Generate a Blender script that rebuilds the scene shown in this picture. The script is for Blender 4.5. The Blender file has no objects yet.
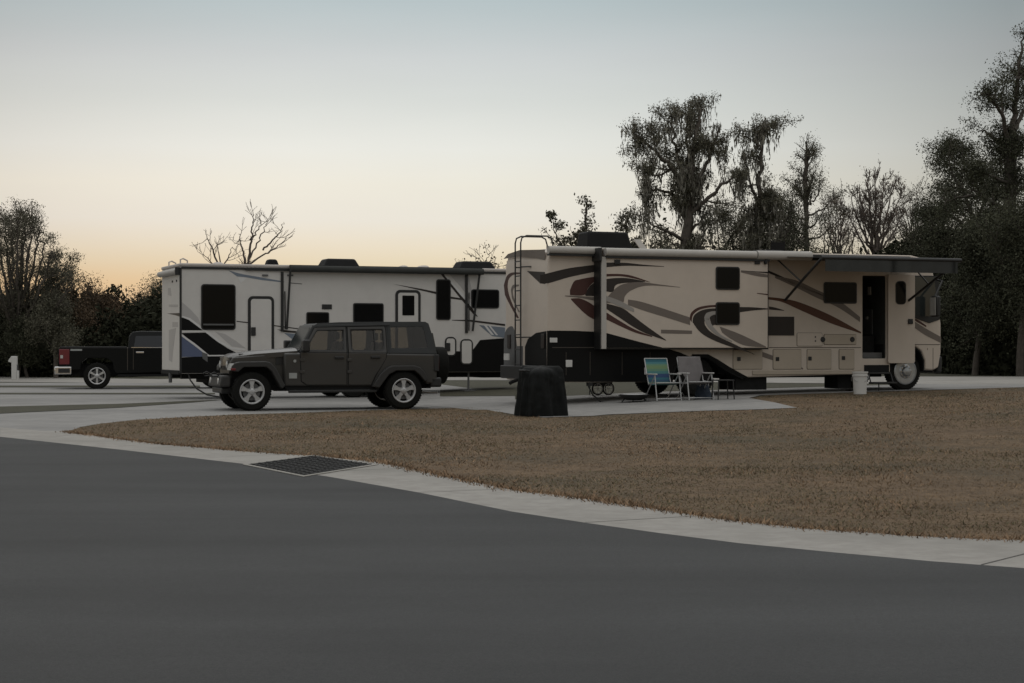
import bpy, bmesh, math, random
import numpy as np
from mathutils import Vector, Matrix, noise
random.seed(7); RNG = np.random.default_rng(7)
S = bpy.context.scene
COL = S.collection
# ------------------------------------------------------------------ camera
F_PX, CAM_H, HORIZON = 1800.0, 1.31, 348.0
cam = bpy.data.cameras.new('camera'); cam_o = bpy.data.objects.new('camera', cam); COL.objects.link(cam_o)
cam_o.location = (0, 0, CAM_H); cam_o.rotation_euler = (math.radians(90), 0, 0)
cam.sensor_width = 36.0; cam.lens = 36.0 * F_PX / 1024.0
cam.shift_y = (HORIZON - 341.5) / 1024.0
cam.clip_end = 3000
S.camera = cam_o
# ------------------------------------------------------------------ sky: dusk, sun on the horizon behind the left trees
SUN_AZ = math.radians(-15.0)          # left of the view direction (+Y)
SUN_EL = math.radians(1.2)
W = bpy.data.worlds.new('World'); S.world = W; W.use_nodes = True
nt = W.node_tree; nt.nodes.clear()
def wn(kind, **kw):
    n = nt.nodes.new(kind)
    for k, v in kw.items(): setattr(n, k, v)
    return n
w_out = wn('ShaderNodeOutputWorld'); w_bg = wn('ShaderNodeBackground')
sky = wn('ShaderNodeTexSky', sky_type='NISHITA', sun_disc=False)
sky.sun_elevation = SUN_EL; sky.sun_rotation = SUN_AZ
sky.air_density = 1.0; sky.dust_density = 2.0; sky.ozone_density = 1.0; sky.altitude = 0
tc = wn('ShaderNodeTexCoord')
sep = wn('ShaderNodeSeparateXYZ'); nt.links.new(tc.outputs['Generated'], sep.inputs[0])
# thin dusk haze layer: colour by elevation
ramp = wn('ShaderNodeValToRGB'); nt.links.new(sep.outputs['Z'], ramp.inputs[0])
cr = ramp.color_ramp
def lin(c): return tuple(((x/255)/12.92 if x/255 <= 0.04045 else ((x/255+0.055)/1.055)**2.4) for x in c)
stops = [(0.0, (224,192,152)), (0.036, (224,204,166)), (0.047, (228,216,188)), (0.056, (231,222,201)), (0.070, (233,230,219)), (0.090, (236,234,222)), (0.110, (232,234,228)), (0.136, (217,222,219)), (0.160, (205,211,212)), (0.193, (181,196,200))]
while len(cr.elements) < len(stops): cr.elements.new(0.5)
for e, (p, c) in zip(cr.elements, stops): e.position = p; e.color = lin(c) + (1,)
for p, v in ((0.30, 0.66), (0.5, 1.15), (1.0, 1.65)):     # the dome overhead
    e = cr.elements.new(p); e.color = (v*1.0, v*1.0, v*0.985, 1)
# warm glow round the sun's place, dimmer away from it
flat = wn('ShaderNodeVectorMath', operation='MULTIPLY'); nt.links.new(tc.outputs['Generated'], flat.inputs[0]); flat.inputs[1].default_value = (1, 1, 0)
fln = wn('ShaderNodeVectorMath', operation='NORMALIZE'); nt.links.new(flat.outputs[0], fln.inputs[0])
dotn = wn('ShaderNodeVectorMath', operation='DOT_PRODUCT'); nt.links.new(fln.outputs[0], dotn.inputs[0])
dotn.inputs[1].default_value = (math.sin(math.radians(-4.2)), math.cos(math.radians(-4.2)), 0.0)
az = wn('ShaderNodeMapRange'); nt.links.new(dotn.outputs['Value'], az.inputs[0])
az.inputs[1].default_value = 0.942; az.inputs[2].default_value = 0.999; az.inputs[3].default_value = 0.58; az.inputs[4].default_value = 1.0
mulv = wn('ShaderNodeVectorMath', operation='SCALE'); nt.links.new(ramp.outputs[0], mulv.inputs[0]); nt.links.new(az.outputs[0], mulv.inputs['Scale'])
dot2 = wn('ShaderNodeVectorMath', operation='DOT_PRODUCT'); nt.links.new(tc.outputs['Generated'], dot2.inputs[0])
dot2.inputs[1].default_value = (math.sin(SUN_AZ), math.cos(SUN_AZ), 0.0)
glow = wn('ShaderNodeMapRange', interpolation_type='SMOOTHSTEP'); nt.links.new(dot2.outputs['Value'], glow.inputs[0])
glow.inputs[1].default_value = 0.985; glow.inputs[2].default_value = 1.0; glow.inputs[3].default_value = 0.0; glow.inputs[4].default_value = 0.35
low = wn('ShaderNodeMapRange', interpolation_type='SMOOTHSTEP'); nt.links.new(sep.outputs['Z'], low.inputs[0])
low.inputs[1].default_value = 0.02; low.inputs[2].default_value = 0.06; low.inputs[3].default_value = 1.0; low.inputs[4].default_value = 0.0
gm = wn('ShaderNodeMath', operation='MULTIPLY'); nt.links.new(glow.outputs[0], gm.inputs[0]); nt.links.new(low.outputs[0], gm.inputs[1])
mixg = wn('ShaderNodeMix', data_type='RGBA'); nt.links.new(gm.outputs[0], mixg.inputs[0])
nt.links.new(mulv.outputs[0], mixg.inputs[6]); mixg.inputs[7].default_value = lin((236,190,145)) + (1,)
# blend a little of the physical sky into the haze layer
sks = wn('ShaderNodeVectorMath', operation='SCALE'); nt.links.new(sky.outputs[0], sks.inputs[0]); sks.inputs['Scale'].default_value = 0.12
mixs = wn('ShaderNodeMix', data_type='RGBA'); mixs.inputs[0].default_value = 0.03
nt.links.new(mixg.outputs[2], mixs.inputs[6]); nt.links.new(sks.outputs[0], mixs.inputs[7])
skm = wn('ShaderNodeMapping'); skm.inputs['Scale'].default_value = (1.0, 1.0, 7.0); nt.links.new(tc.outputs['Generated'], skm.inputs[0])
skn = wn('ShaderNodeTexNoise'); skn.inputs['Scale'].default_value = 3.5; skn.inputs['Detail'].default_value = 5; nt.links.new(skm.outputs[0], skn.inputs['Vector'])
skr = wn('ShaderNodeMapRange'); nt.links.new(skn.outputs[0], skr.inputs[0]); skr.inputs[1].default_value = 0.3; skr.inputs[2].default_value = 0.7; skr.inputs[3].default_value = 0.975; skr.inputs[4].default_value = 1.02
skx = wn('ShaderNodeVectorMath', operation='SCALE'); nt.links.new(mixs.outputs[2], skx.inputs[0]); nt.links.new(skr.outputs[0], skx.inputs['Scale'])
nt.links.new(skx.outputs[0], w_bg.inputs[0]); w_bg.inputs[1].default_value = 1.0
nt.links.new(w_bg.outputs[0], w_out.inputs[0])
sun = bpy.data.lights.new('sun', 'SUN'); sun_o = bpy.data.objects.new('sun', sun); COL.objects.link(sun_o)
sun.energy = 0.12; sun.angle = math.radians(12); sun.color = (1.0, 0.72, 0.48)
sd = Vector((math.sin(SUN_AZ)*math.cos(SUN_EL), math.cos(SUN_AZ)*math.cos(SUN_EL), math.sin(SUN_EL)))
sun_o.rotation_euler = sd.to_track_quat('Z', 'Y').to_euler()
vs = S.view_settings; vs.view_transform = 'Standard'; vs.look = 'None'; vs.exposure = 0.0; vs.gamma = 1.0; vs.use_curve_mapping = False
S.cycles.use_denoising = True
S.cycles.max_bounces = 6; S.cycles.transparent_max_bounces = 8

# ------------------------------------------------------------------ frames: all vehicles stand parallel
TH = math.atan(F_PX / 4490.0)
U = Vector((math.cos(TH), math.sin(TH))); N = Vector((-U.y, U.x))
class Frame:
    """local axes of a vehicle: x along its length, y away from the road, z up"""
    def __init__(s, X, Y, z=0.0, th=None):
        th = TH if th is None else th; s.O = Vector((X, Y)); s.z = z; s.th = th
        s.U = Vector((math.cos(th), math.sin(th))); s.N = Vector((-s.U.y, s.U.x))
    def at(s, px, py, t=0.0):
        dx = (px-512)/F_PX; a = s.O + s.N*t
        q = (a.x - a.y*dx)/(s.U.y*dx - s.U.x); k = a.y + q*s.U.y
        return (q, CAM_H + k*(HORIZON-py)/F_PX - s.z)
    def pts(s, l, t=0.0): return [s.at(x, y, t) for x, y in l]
    def rear(s, px, py, q=0.0):
        dx = (px-512)/F_PX; b = s.O + s.U*q
        t = (b.x - b.y*dx)/(s.N.y*dx - s.N.x); k = b.y + t*s.N.y
        return (t, CAM_H + k*(HORIZON-py)/F_PX - s.z)
FM = Frame(0.782, 39.1)
ZK = [(-1.0,0.0),(0.5,0.07),(2,0.15),(4,0.22),(6,0.26),(9.5,0.32),(12,0.36),(16,0.40)]
def zg(X, Y):
    s = (X-0.782)*U.x + (Y-39.1)*U.y
    if s <= ZK[0][0]: return 0.0
    for (a, za), (b, zb) in zip(ZK, ZK[1:]):
        if s <= b: return za + (zb-za)*(s-a)/(b-a)
    return ZK[-1][1]
def ground(px, py):
    """point of the ground seen along one direction"""
    z = 0.0
    for _ in range(12):
        k = (CAM_H - z)*F_PX/(py-HORIZON); X = (px-512)/F_PX*k; z = 0.5*z + 0.5*zg(X, k)
    return Vector((X, k, zg(X, k)))

# ------------------------------------------------------------------ materials
def mat(name, col, rough=0.6, metal=0.0, var=0.12, scale=6.0, bump=0.0, bscale=None, spec=0.5, island=0.0, coat=0.0, stretch=None, up=0.0):
    m = bpy.data.materials.new(name); m.use_nodes = True; t = m.node_tree; b = t.nodes['Principled BSDF']
    b.inputs['Roughness'].default_value = rough; b.inputs['Metallic'].default_value = metal
    b.inputs['Specular IOR Level'].default_value = spec; b.inputs['Coat Weight'].default_value = coat
    tc = t.nodes.new('ShaderNodeTexCoord'); src = tc.outputs['Object']
    if stretch:
        mp = t.nodes.new('ShaderNodeMapping'); mp.inputs['Scale'].default_value = stretch; t.links.new(src, mp.inputs[0]); src = mp.outputs[0]
    nz = t.nodes.new('ShaderNodeTexNoise'); nz.inputs['Scale'].default_value = scale; nz.inputs['Detail'].default_value = 6; nz.inputs['Roughness'].default_value = 0.65
    t.links.new(src, nz.inputs['Vector'])
    mr = t.nodes.new('ShaderNodeMapRange'); t.links.new(nz.outputs[0], mr.inputs[0])
    mr.inputs[1].default_value = 0.25; mr.inputs[2].default_value = 0.75; mr.inputs[3].default_value = 1-var; mr.inputs[4].default_value = 1+var
    fac = mr.outputs[0]
    if island:
        g = t.nodes.new('ShaderNodeNewGeometry'); r2 = t.nodes.new('ShaderNodeMapRange'); t.links.new(g.outputs['Random Per Island'], r2.inputs[0])
        r2.inputs[3].default_value = 1-island; r2.inputs[4].default_value = 1+island
        mm = t.nodes.new('ShaderNodeMath'); mm.operation = 'MULTIPLY'; t.links.new(fac, mm.inputs[0]); t.links.new(r2.outputs[0], mm.inputs[1]); fac = mm.outputs[0]
    sc = t.nodes.new('ShaderNodeVectorMath'); sc.operation = 'SCALE'; sc.inputs[0].default_value = col[:3]; t.links.new(fac, sc.inputs['Scale'])
    t.links.new(sc.outputs[0], b.inputs['Base Color'])
    if up:                                                      # leaf-thin blades: light soaks through, shade them mostly as the turf they form
        g2 = t.nodes.new('ShaderNodeNewGeometry'); mv = t.nodes.new('ShaderNodeMix'); mv.data_type = 'VECTOR'; mv.inputs[0].default_value = up
        t.links.new(g2.outputs['Normal'], mv.inputs[4]); mv.inputs[5].default_value = (0, 0, 1); t.links.new(mv.outputs[1], b.inputs['Normal'])
    if bump:
        n2 = t.nodes.new('ShaderNodeTexNoise'); n2.inputs['Scale'].default_value = bscale or scale*4; n2.inputs['Detail'].default_value = 5; t.links.new(src, n2.inputs['Vector'])
        bp = t.nodes.new('ShaderNodeBump'); bp.inputs['Strength'].default_value = bump; bp.inputs['Distance'].default_value = 0.02
        t.links.new(n2.outputs[0], bp.inputs['Height']); t.links.new(bp.outputs[0], b.inputs['Normal'])
    return m
def two_tone(name, ca, cb, scale, rough=0.9, cc=None, cscale=0.6, bump=0.3, bscale=60, streak=None, fine=0, bdist=0.015):
    """ground material: two colours mixed by fine noise, a third in broad patches"""
    m = bpy.data.materials.new(name); m.use_nodes = True; t = m.node_tree; b = t.nodes['Principled BSDF']
    b.inputs['Roughness'].default_value = rough; b.inputs['Specular IOR Level'].default_value = 0.25
    tc = t.nodes.new('ShaderNodeTexCoord'); src = tc.outputs['Object']
    def nz(s, d=7):
        n = t.nodes.new('ShaderNodeTexNoise'); n.inputs['Scale'].default_value = s; n.inputs['Detail'].default_value = d; n.inputs['Roughness'].default_value = 0.7
        t.links.new(src, n.inputs['Vector']); return n.outputs[0]
    def mx(f, a, bcol, lo=0.35, hi=0.65):
        r = t.nodes.new('ShaderNodeMapRange'); t.links.new(f, r.inputs[0]); r.inputs[1].default_value = lo; r.inputs[2].default_value = hi
        x = t.nodes.new('ShaderNodeMix'); x.data_type = 'RGBA'; t.links.new(r.outputs[0], x.inputs[0])
        for i, v in ((6, a), (7, bcol)):
            if isinstance(v, tuple): x.inputs[i].default_value = v + (1,)
            else: t.links.new(v, x.inputs[i])
        return x.outputs[2]
    c = mx(nz(scale), ca, cb)
    if cc: c = mx(nz(cscale, 4), c, cc, 0.45, 0.7)
    def scaled(c, f, lo, hi, a=0.3, z=0.7):
        r = t.nodes.new('ShaderNodeMapRange'); t.links.new(f, r.inputs[0]); r.inputs[1].default_value = a; r.inputs[2].default_value = z; r.inputs[3].default_value = lo; r.inputs[4].default_value = hi
        v = t.nodes.new('ShaderNodeVectorMath'); v.operation = 'SCALE'; t.links.new(c, v.inputs[0]); t.links.new(r.outputs[0], v.inputs['Scale']); return v.outputs[0]
    if streak:                                                  # broad wear bands along one direction
        mp = t.nodes.new('ShaderNodeMapping'); mp.inputs['Rotation'].default_value = (0, 0, streak[0]); mp.inputs['Scale'].default_value = (streak[1], streak[2], 1); t.links.new(tc.outputs['Object'], mp.inputs[0])
        n = t.nodes.new('ShaderNodeTexNoise'); n.inputs['Scale'].default_value = 1.0; n.inputs['Detail'].default_value = 4; t.links.new(mp.outputs[0], n.inputs['Vector'])
        c = scaled(c, n.outputs[0], 0.82, 1.18)
    if fine: c = scaled(c, nz(fine, 2), 0.78, 1.22)
    t.links.new(c, b.inputs['Base Color'])
    if bump:
        bp = t.nodes.new('ShaderNodeBump'); bp.inputs['Strength'].default_value = bump; bp.inputs['Distance'].default_value = bdist
        t.links.new(nz(bscale, 4), bp.inputs['Height']); t.links.new(bp.outputs[0], b.inputs['Normal'])
    return m

# ------------------------------------------------------------------ mesh builder
class MB:
    def __init__(s): s.bm = bmesh.new(); s.mats = []; s.cur = 0
    def m(s, material):
        if material not in s.mats: s.mats.append(material)
        s.cur = s.mats.index(material); return s
    def face(s, vs):
        try: f = s.bm.faces.new(vs)
        except ValueError: return None
        f.material_index = s.cur; f.smooth = True; return f
    def loft(s, A, B, caps=True):
        a = [s.bm.verts.new(p) for p in A]; b = [s.bm.verts.new(p) for p in B]; n = len(a)
        if caps: s.face(a); s.face(b[::-1])
        for i in range(n): s.face([a[i], b[i], b[(i+1) % n], a[(i+1) % n]])
        return s
    def prism(s, poly, y0, y1):
        fy0 = y0 if callable(y0) else (lambda x, z: y0); fy1 = y1 if callable(y1) else (lambda x, z: y1)
        return s.loft([(x, fy0(x, z), z) for x, z in poly], [(x, fy1(x, z), z) for x, z in poly])
    def prism_x(s, poly, x0, x1):                      # outline in (y, z), extruded along x
        return s.loft([(x0, y, z) for y, z in poly], [(x1, y, z) for y, z in poly])
    def prism_z(s, poly, z0, z1):
        return s.loft([(x, y, z0) for x, y in poly], [(x, y, z1) for x, y in poly])
    def box(s, x0, x1, y0, y1, z0, z1): return s.prism([(x0, z0), (x1, z0), (x1, z1), (x0, z1)], y0, y1)
    def tube(s, pts, r, seg=8, closed=False):
        pts = [Vector(p) for p in pts]; n = len(pts); rs = r if isinstance(r, (list, tuple)) else [r]*n
        rings = []; up = None
        for i, p in enumerate(pts):
            if closed: d = pts[(i+1) % n] - pts[i-1]
            else: d = pts[min(i+1, n-1)] - pts[max(i-1, 0)]
            d.normalize()
            if up is None: up = Vector((0, 0, 1)) if abs(d.z) < 0.9 else Vector((1, 0, 0))
            a = d.cross(up).normalized(); b2 = a.cross(d).normalized(); up = b2
            rings.append([s.bm.verts.new(p + (a*math.cos(2*math.pi*k/seg) + b2*math.sin(2*math.pi*k/seg))*rs[i]) for k in range(seg)])
        for i in range(n if closed else n-1):
            A, B = rings[i], rings[(i+1) % n]
            for k in range(seg): s.face([A[k], A[(k+1) % seg], B[(k+1) % seg], B[k]])
        if not closed: s.face(rings[0][::-1]); s.face(rings[-1])
        return s
    def lathe(s, prof, c, axis='y', seg=36, close=False):
        """prof: (radius, offset along axis)"""
        c = Vector(c); rings = []
        for r, a in prof:
            ring = []
            for k in range(seg):
                t = 2*math.pi*k/seg; u, v = r*math.cos(t), r*math.sin(t)
                ring.append(s.bm.verts.new(c + (Vector((u, a, v)) if axis == 'y' else Vector((a, u, v)) if axis == 'x' else Vector((u, v, a)))))
            rings.append(ring)
        m = len(rings)
        for i in range(m if close else m-1):
            A, B = rings[i], rings[(i+1) % m]
            for k in range(seg): s.face([A[k], A[(k+1) % seg], B[(k+1) % seg], B[k]])
        if not close:
            if prof[0][0] > 1e-6: s.face(rings[0][::-1])
            if prof[-1][0] > 1e-6: s.face(rings[-1])
        return s
    def build(s, name, material=None, parent=None, bevel=0.0, angle=35, seg=2):
        if material is not None and not s.mats: s.mats = [material]
        bmesh.ops.remove_doubles(s.bm, verts=s.bm.verts, dist=1e-5)
        bmesh.ops.recalc_face_normals(s.bm, faces=s.bm.faces)
        me = bpy.data.meshes.new(name); s.bm.to_mesh(me); s.bm.free()
        for m in s.mats: me.materials.append(m)
        me.set_sharp_from_angle(angle=math.radians(angle))
        o = bpy.data.objects.new(name, me); COL.objects.link(o)
        if parent: o.parent = parent
        if bevel:
            bv = o.modifiers.new('bevel', 'BEVEL'); bv.width = bevel; bv.segments = seg; bv.limit_method = 'ANGLE'; bv.angle_limit = math.radians(30); bv.harden_normals = False
        return o
def tag(o, label=None, cat=None, group=None, kind=None):
    if label: o['label'] = label
    if cat: o['category'] = cat
    if group: o['group'] = group
    if kind: o['kind'] = kind
    return o
def empty(name, loc, rz=0.0, parent=None):
    o = bpy.data.objects.new(name, None); COL.objects.link(o); o.location = loc; o.rotation_euler = (0, 0, rz); o.empty_display_size = 0.2
    if parent: o.parent = parent
    return o
def copy_tree(o, parent=None):
    c = o.copy(); COL.objects.link(c)
    if parent: c.parent = parent
    for ch in list(o.children): copy_tree(ch, c)
    return c
def rrect(x0, x1, z0, z1, r, n=4):
    p = []
    for cx, cz, a0 in ((x1-r, z1-r, 0), (x0+r, z1-r, 90), (x0+r, z0+r, 180), (x1-r, z0+r, 270)):
        for k in range(n+1):
            a = math.radians(a0 + 90*k/n); p.append((cx + r*math.cos(a), cz + r*math.sin(a)))
    return p
def curve(pts, n=6):
    """Catmull-Rom through the points"""
    out = []
    P = [pts[0]] + list(pts) + [pts[-1]]
    for i in range(1, len(P)-2):
        p0, p1, p2, p3 = (Vector(q) for q in P[i-1:i+3])
        for k in range(n):
            t = k/n
            v = 0.5*((2*p1) + (p2-p0)*t + (2*p0-5*p1+4*p2-p3)*t*t + (3*p1-p0-3*p2+p3)*t**3)
            out.append(tuple(v))
    out.append(tuple(pts[-1])); return out
def np_mesh(name, verts, faces_per, material, parent=None, smooth=False):
    """verts (n,k,3): n separate faces of k corners"""
    n, k = verts.shape[:2]
    me = bpy.data.meshes.new(name)
    me.vertices.add(n*k); me.vertices.foreach_set('co', verts.reshape(-1).astype(np.float32))
    me.loops.add(n*k); me.loops.foreach_set('vertex_index', np.arange(n*k, dtype=np.int32))
    me.polygons.add(n); me.polygons.foreach_set('loop_start', np.arange(0, n*k, k, dtype=np.int32)); me.polygons.foreach_set('loop_total', np.full(n, k, dtype=np.int32))
    me.update(calc_edges=True); me.validate()
    me.materials.append(material)
    o = bpy.data.objects.new(name, me); COL.objects.link(o)
    if parent: o.parent = parent
    return o
# ================================================================== GROUND
M_asph = two_tone('asphalt', (0.047,0.0482,0.049), (0.058,0.0595,0.0605), 40, 0.85, cc=(0.042,0.0432,0.044), cscale=0.22, bump=0.25, bscale=160, streak=(math.radians(58), 0.10, 0.9), fine=110)
M_conc = two_tone('concrete', (0.27,0.255,0.235), (0.345,0.33,0.305), 5, 0.85, cc=(0.24,0.23,0.21), cscale=0.35, bump=0.1, bscale=80)
M_pad = two_tone('pad_concrete', (0.235,0.23,0.222), (0.30,0.292,0.28), 3, 0.85, cc=(0.20,0.196,0.19), cscale=0.3, bump=0.1, bscale=80)
M_dirt = two_tone('dry_ground', (0.100,0.069,0.042), (0.160,0.110,0.066), 1.3, 0.95, cc=(0.072,0.062,0.040), cscale=0.22, bump=0.6, bscale=5, fine=9, bdist=0.05)
M_strip = two_tone('strip_turf', (0.05,0.05,0.034), (0.075,0.07,0.05), 5, 0.95, bump=0.6, bscale=20)
def sheet(name, poly, dz, m, kind='structure', thick=0.0):
    """flat sheet that follows the ground, given as plan points"""
    bm = bmesh.new(); vs = [bm.verts.new((p[0], p[1], 0)) for p in poly]; bm.faces.new(vs)
    for s, _ in ZK:
        co = Vector((0.782 + s*U.x, 39.1 + s*U.y, 0))
        bmesh.ops.bisect_plane(bm, geom=bm.verts[:] + bm.edges[:] + bm.faces[:], plane_co=co, plane_no=(U.x, U.y, 0))
    bmesh.ops.triangulate(bm, faces=bm.faces[:])
    for v in bm.verts: v.co.z = zg(v.co.x, v.co.y) + dz
    bmesh.ops.recalc_face_normals(bm, faces=bm.faces)
    for f in bm.faces:
        if f.normal.z < 0: f.normal_flip()
    me = bpy.data.meshes.new(name); bm.to_mesh(me); bm.free(); me.materials.append(m)
    o = bpy.data.objects.new(name, me); COL.objects.link(o); o['kind'] = kind
    return o
def gp(l): return [ground(x, y).xy for x, y in l]
sheet('ground', [(-900,-60),(900,-60),(900,1500),(-900,1500)], 0.0, M_strip)
edge_px = [(-420,402),(-200,417),(0,437.5),(120,450.5),(245,465),(330,478),(420,494),(512,513),(590,525),(662,535),(740,545),(832,554),(930,563),(1023,570),(1150,580)]
top_px = [(65,432.5),(150,444),(250,452.5),(315,457),(375,462.5),(400,467.5),(440,476.5),(512,491),(587,500.5),(662,511.5),(737,523),(812,530.5),(912,537.5),(1023,542.5),(1150,549)]
edge = gp(edge_px); top0 = gp(top_px); top = []
for a, c in zip(top0, top0[1:]):
    n = max(2, int((c-a).length/0.12)); nn = Vector((-(c-a).y, (c-a).x)).normalized()
    for k in range(n):
        q = a.lerp(c, k/n); w = 0.05*noise.noise(Vector((q.x*3, q.y*3, 1))) + 0.035*noise.noise(Vector((q.x*11, q.y*11, 2)))
        top.append(q + nn*(w if (k or top) else 0))
top.append(top0[-1])
sheet('asphalt_road', edge + [Vector((30,2)), Vector((30,-12)), Vector((-60,-12)), Vector((-60,30))], 0.012, M_asph)
sheet('concrete_gutter', edge[2:] + top[::-1] + gp([(40,431.5),(0,428)]), 0.012, M_conc)
lawn_top = [(65,432.5),(82,427),(100,424),(135,420),(200,416.5),(240,414.5),(300,413),(350,411),(425,409),(475,407.5),(500,412.5)]
patio_px = [(500,412.5),(517,415.5),(544,418),(573,417),(608,415),(652,413.3),(705,411.3),(764,409.8),(797,408.3),(775,403),(749,398.5)]
FM_pt = lambda s, t: FM.O + U*s + N*t
# concrete drives: from the road round the parking pads
sheet('driveway', gp([(-260,412),(-150,421.5),(0,437),(65,440)]) + gp(lawn_top) + gp([(515,404),(515,394),(440,384.5),(200,382.8),(0,382.8),(-260,382.8)]), 0.004, M_pad)
sheet('patio', gp(patio_px) + [FM_pt(5.0,-0.5), FM_pt(-1.3,-0.5)], 0.012, M_pad)
sheet('parking_pad', [FM_pt(-1.9,-0.5), FM_pt(26,-0.5), FM_pt(26,3.6), FM_pt(-1.9,3.6)], 0.008, M_pad)
sheet('grass_strip', gp([(-260,402.5),(0,407),(120,404.2),(190,401.2),(222,400.2),(190,403),(120,408),(0,414),(-260,420)]), 0.012, M_strip)
sheet('grass_strip', gp([(440,390.4),(515,390),(515,396.2),(440,396.6)]), 0.012, M_strip)
for a, b, x0, x1 in ((393.2,394.6,-260,215),(385.8,387.6,-260,200)):
    sheet('grass_strip', gp([(x0,a),(x1,a),(x1,b),(x0,b)]), 0.012, M_strip)
far_b = [(-400,382),(0,382),(300,381.5),(440,380.5),(515,380.5),(760,383),(930,384.5),(1024,385),(1400,386)]
far_t = [(1400,376.5),(1024,376.8),(930,376.8),(760,376.4),(515,376),(440,376),(300,376.5),(0,377),(-400,377)]
sheet('far_road', gp(far_b + far_t), 0.010, M_conc)

# the dry lawn between the gutter and the patio: short dormant blades
lawn_poly = np.array([tuple(p) for p in top + [Vector((40, 16)), FM_pt(26,-0.55), FM_pt(5.1,-0.55)] + gp(patio_px[::-1]) + gp(lawn_top[::-1])])
_lo = bpy.data.objects
sheet('lawn_soil', [Vector(p) for p in lawn_poly], 0.003, M_dirt)
def inside(pts, poly):
    x, y = pts[:,0], pts[:,1]; c = np.zeros(len(pts), bool); j = len(poly)-1
    for i in range(len(poly)):
        xi, yi = poly[i]; xj, yj = poly[j]
        c ^= ((yi > y) != (yj > y)) & (x < (xj-xi)*(y-yi)/(yj-yi+1e-12) + xi); j = i
    return c
def zg_np(P):
    s = (P[:,0]-0.782)*U.x + (P[:,1]-39.1)*U.y
    return np.interp(s, [k[0] for k in ZK], [k[1] for k in ZK])
def scatter(poly, n, x0, x1, y0, y1, ref=12.0, power=1.6):
    out = []; tot = 0
    while tot < n:
        P = np.column_stack([RNG.uniform(x0, x1, 400000), RNG.uniform(y0, y1, 400000)])
        keep = (RNG.random(len(P)) < (ref/np.maximum(P[:,1], ref))**power) & inside(P, poly)
        P = P[keep]; out.append(P); tot += len(P)
    return np.concatenate(out)[:n]
def blades(name, P, h0, h1, w, m, lean=0.9):
    n = len(P); z = zg_np(P)
    d = np.array([noise.noise(Vector((x*0.7, y*0.7, 3))) for x, y in P[::1]]) if n < 400000 else np.zeros(n)
    h = RNG.uniform(h0, h1, n)*(1 + 0.55*d); a = RNG.uniform(0, 2*np.pi, n); l = RNG.uniform(0.2, lean, n)*h
    w = w*(np.maximum(P[:,1], 12)/12)**0.7
    b = np.column_stack([P, z]); la = RNG.uniform(0, 2*np.pi, n)
    side = np.column_stack([np.cos(a)*w, np.sin(a)*w, np.zeros(n)])
    tip = b + np.column_stack([np.cos(la)*l, np.sin(la)*l, h])
    V = np.stack([b-side, b+side, tip], 1)
    return np_mesh(name, V, 3, m)
M_blade = mat('dry_grass', (0.212,0.146,0.085), 0.9, var=0.6, scale=0.55, up=0.8, island=0.22, spec=0.15)
M_bladeg = mat('faded_grass', (0.112,0.100,0.053), 0.9, var=0.45, scale=0.4, up=0.8, island=0.25, spec=0.15)
lp = scatter(lawn_poly, 230000, -12, 22, 10, 46)
tag(blades('lawn', lp, 0.006, 0.024, 0.0042, M_blade, 2.6), 'short dry brown lawn between the road gutter and the patio', 'lawn', kind='stuff')
lp2 = scatter(lawn_poly, 120000, -12, 22, 10, 46)
lp2 = lp2[np.array([noise.noise(Vector((x*0.30, y*0.22, 21))) + 0.4*noise.noise(Vector((x*1.1, y*0.7, 8))) for x, y in lp2]) > -0.06]
tag(blades('lawn_green', lp2, 0.008, 0.028, 0.0045, M_bladeg, 2.0), 'faded olive blades mixed through the dry lawn', 'grass', kind='stuff')

# scattered rougher tufts
M_tuft = mat('straw_tuft', (0.235,0.155,0.095), 0.9, var=0.4, scale=1.5, up=0.6, island=0.35, spec=0.15)
tp = scatter(lawn_poly, 60000, -12, 22, 10, 46)
nv = np.array([noise.noise(Vector((x*0.45, y*0.28, 11))) + 0.5*noise.noise(Vector((x*1.5, y*0.9, 4))) for x, y in tp])
tp = tp[nv > 0.12]
tag(blades('grass_tufts', tp, 0.016, 0.042, 0.005, M_tuft, 1.8), 'rougher brown tufts standing up in the dry lawn', 'grass', kind='stuff')

# straggling blades over the concrete edge, and the joints of the gutter
ep = []
for a, c in zip(top0, top0[1:]):
    n = int((c-a).length*420/max(1.0, ((a.y+c.y)/2/14)**1.2)); nn = Vector((-(c-a).y, (c-a).x)).normalized()
    for k in range(n):
        q = a.lerp(c, RNG.random()) + nn*RNG.normal(0.0, 0.07); ep.append((q.x, q.y))
tag(blades('edge_grass', np.array(ep), 0.02, 0.055, 0.006, M_tuft, 1.8), 'straggling dry blades spilling over the concrete gutter edge', 'grass', kind='stuff')
M_joint = mat('joint_dark', (0.09,0.085,0.08), 0.95, var=0.3, scale=9)
bmj = MB(); bmj.m(M_joint); acc = 0.0; nxt = 1.2
for a, c in zip(top0, top0[1:]):
    L = (c-a).length
    while nxt < acc + L:
        q = a.lerp(c, (nxt-acc)/L); r = min(((e-q).length, i) for i, e in enumerate(edge))[1]
        best = None
        for e0, e1 in zip(edge, edge[1:]):
            t = max(0, min(1, (q-e0).dot(e1-e0)/(e1-e0).length_squared)); w = e0 + (e1-e0)*t
            if best is None or (w-q).length < (best-q).length: best = w
        d = (best-q); n = Vector((-d.y, d.x)).normalized()*0.007; q2 = q + d*0.05
        vsx = [bmj.bm.verts.new((p.x, p.y, 0.0145)) for p in (q2-n, best-n, best+n, q2+n)]; bmj.face(vsx); nxt += 3.05
    acc += L
jo = bmj.build('gutter_joint', None, None); jo['kind'] = 'structure'
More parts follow.
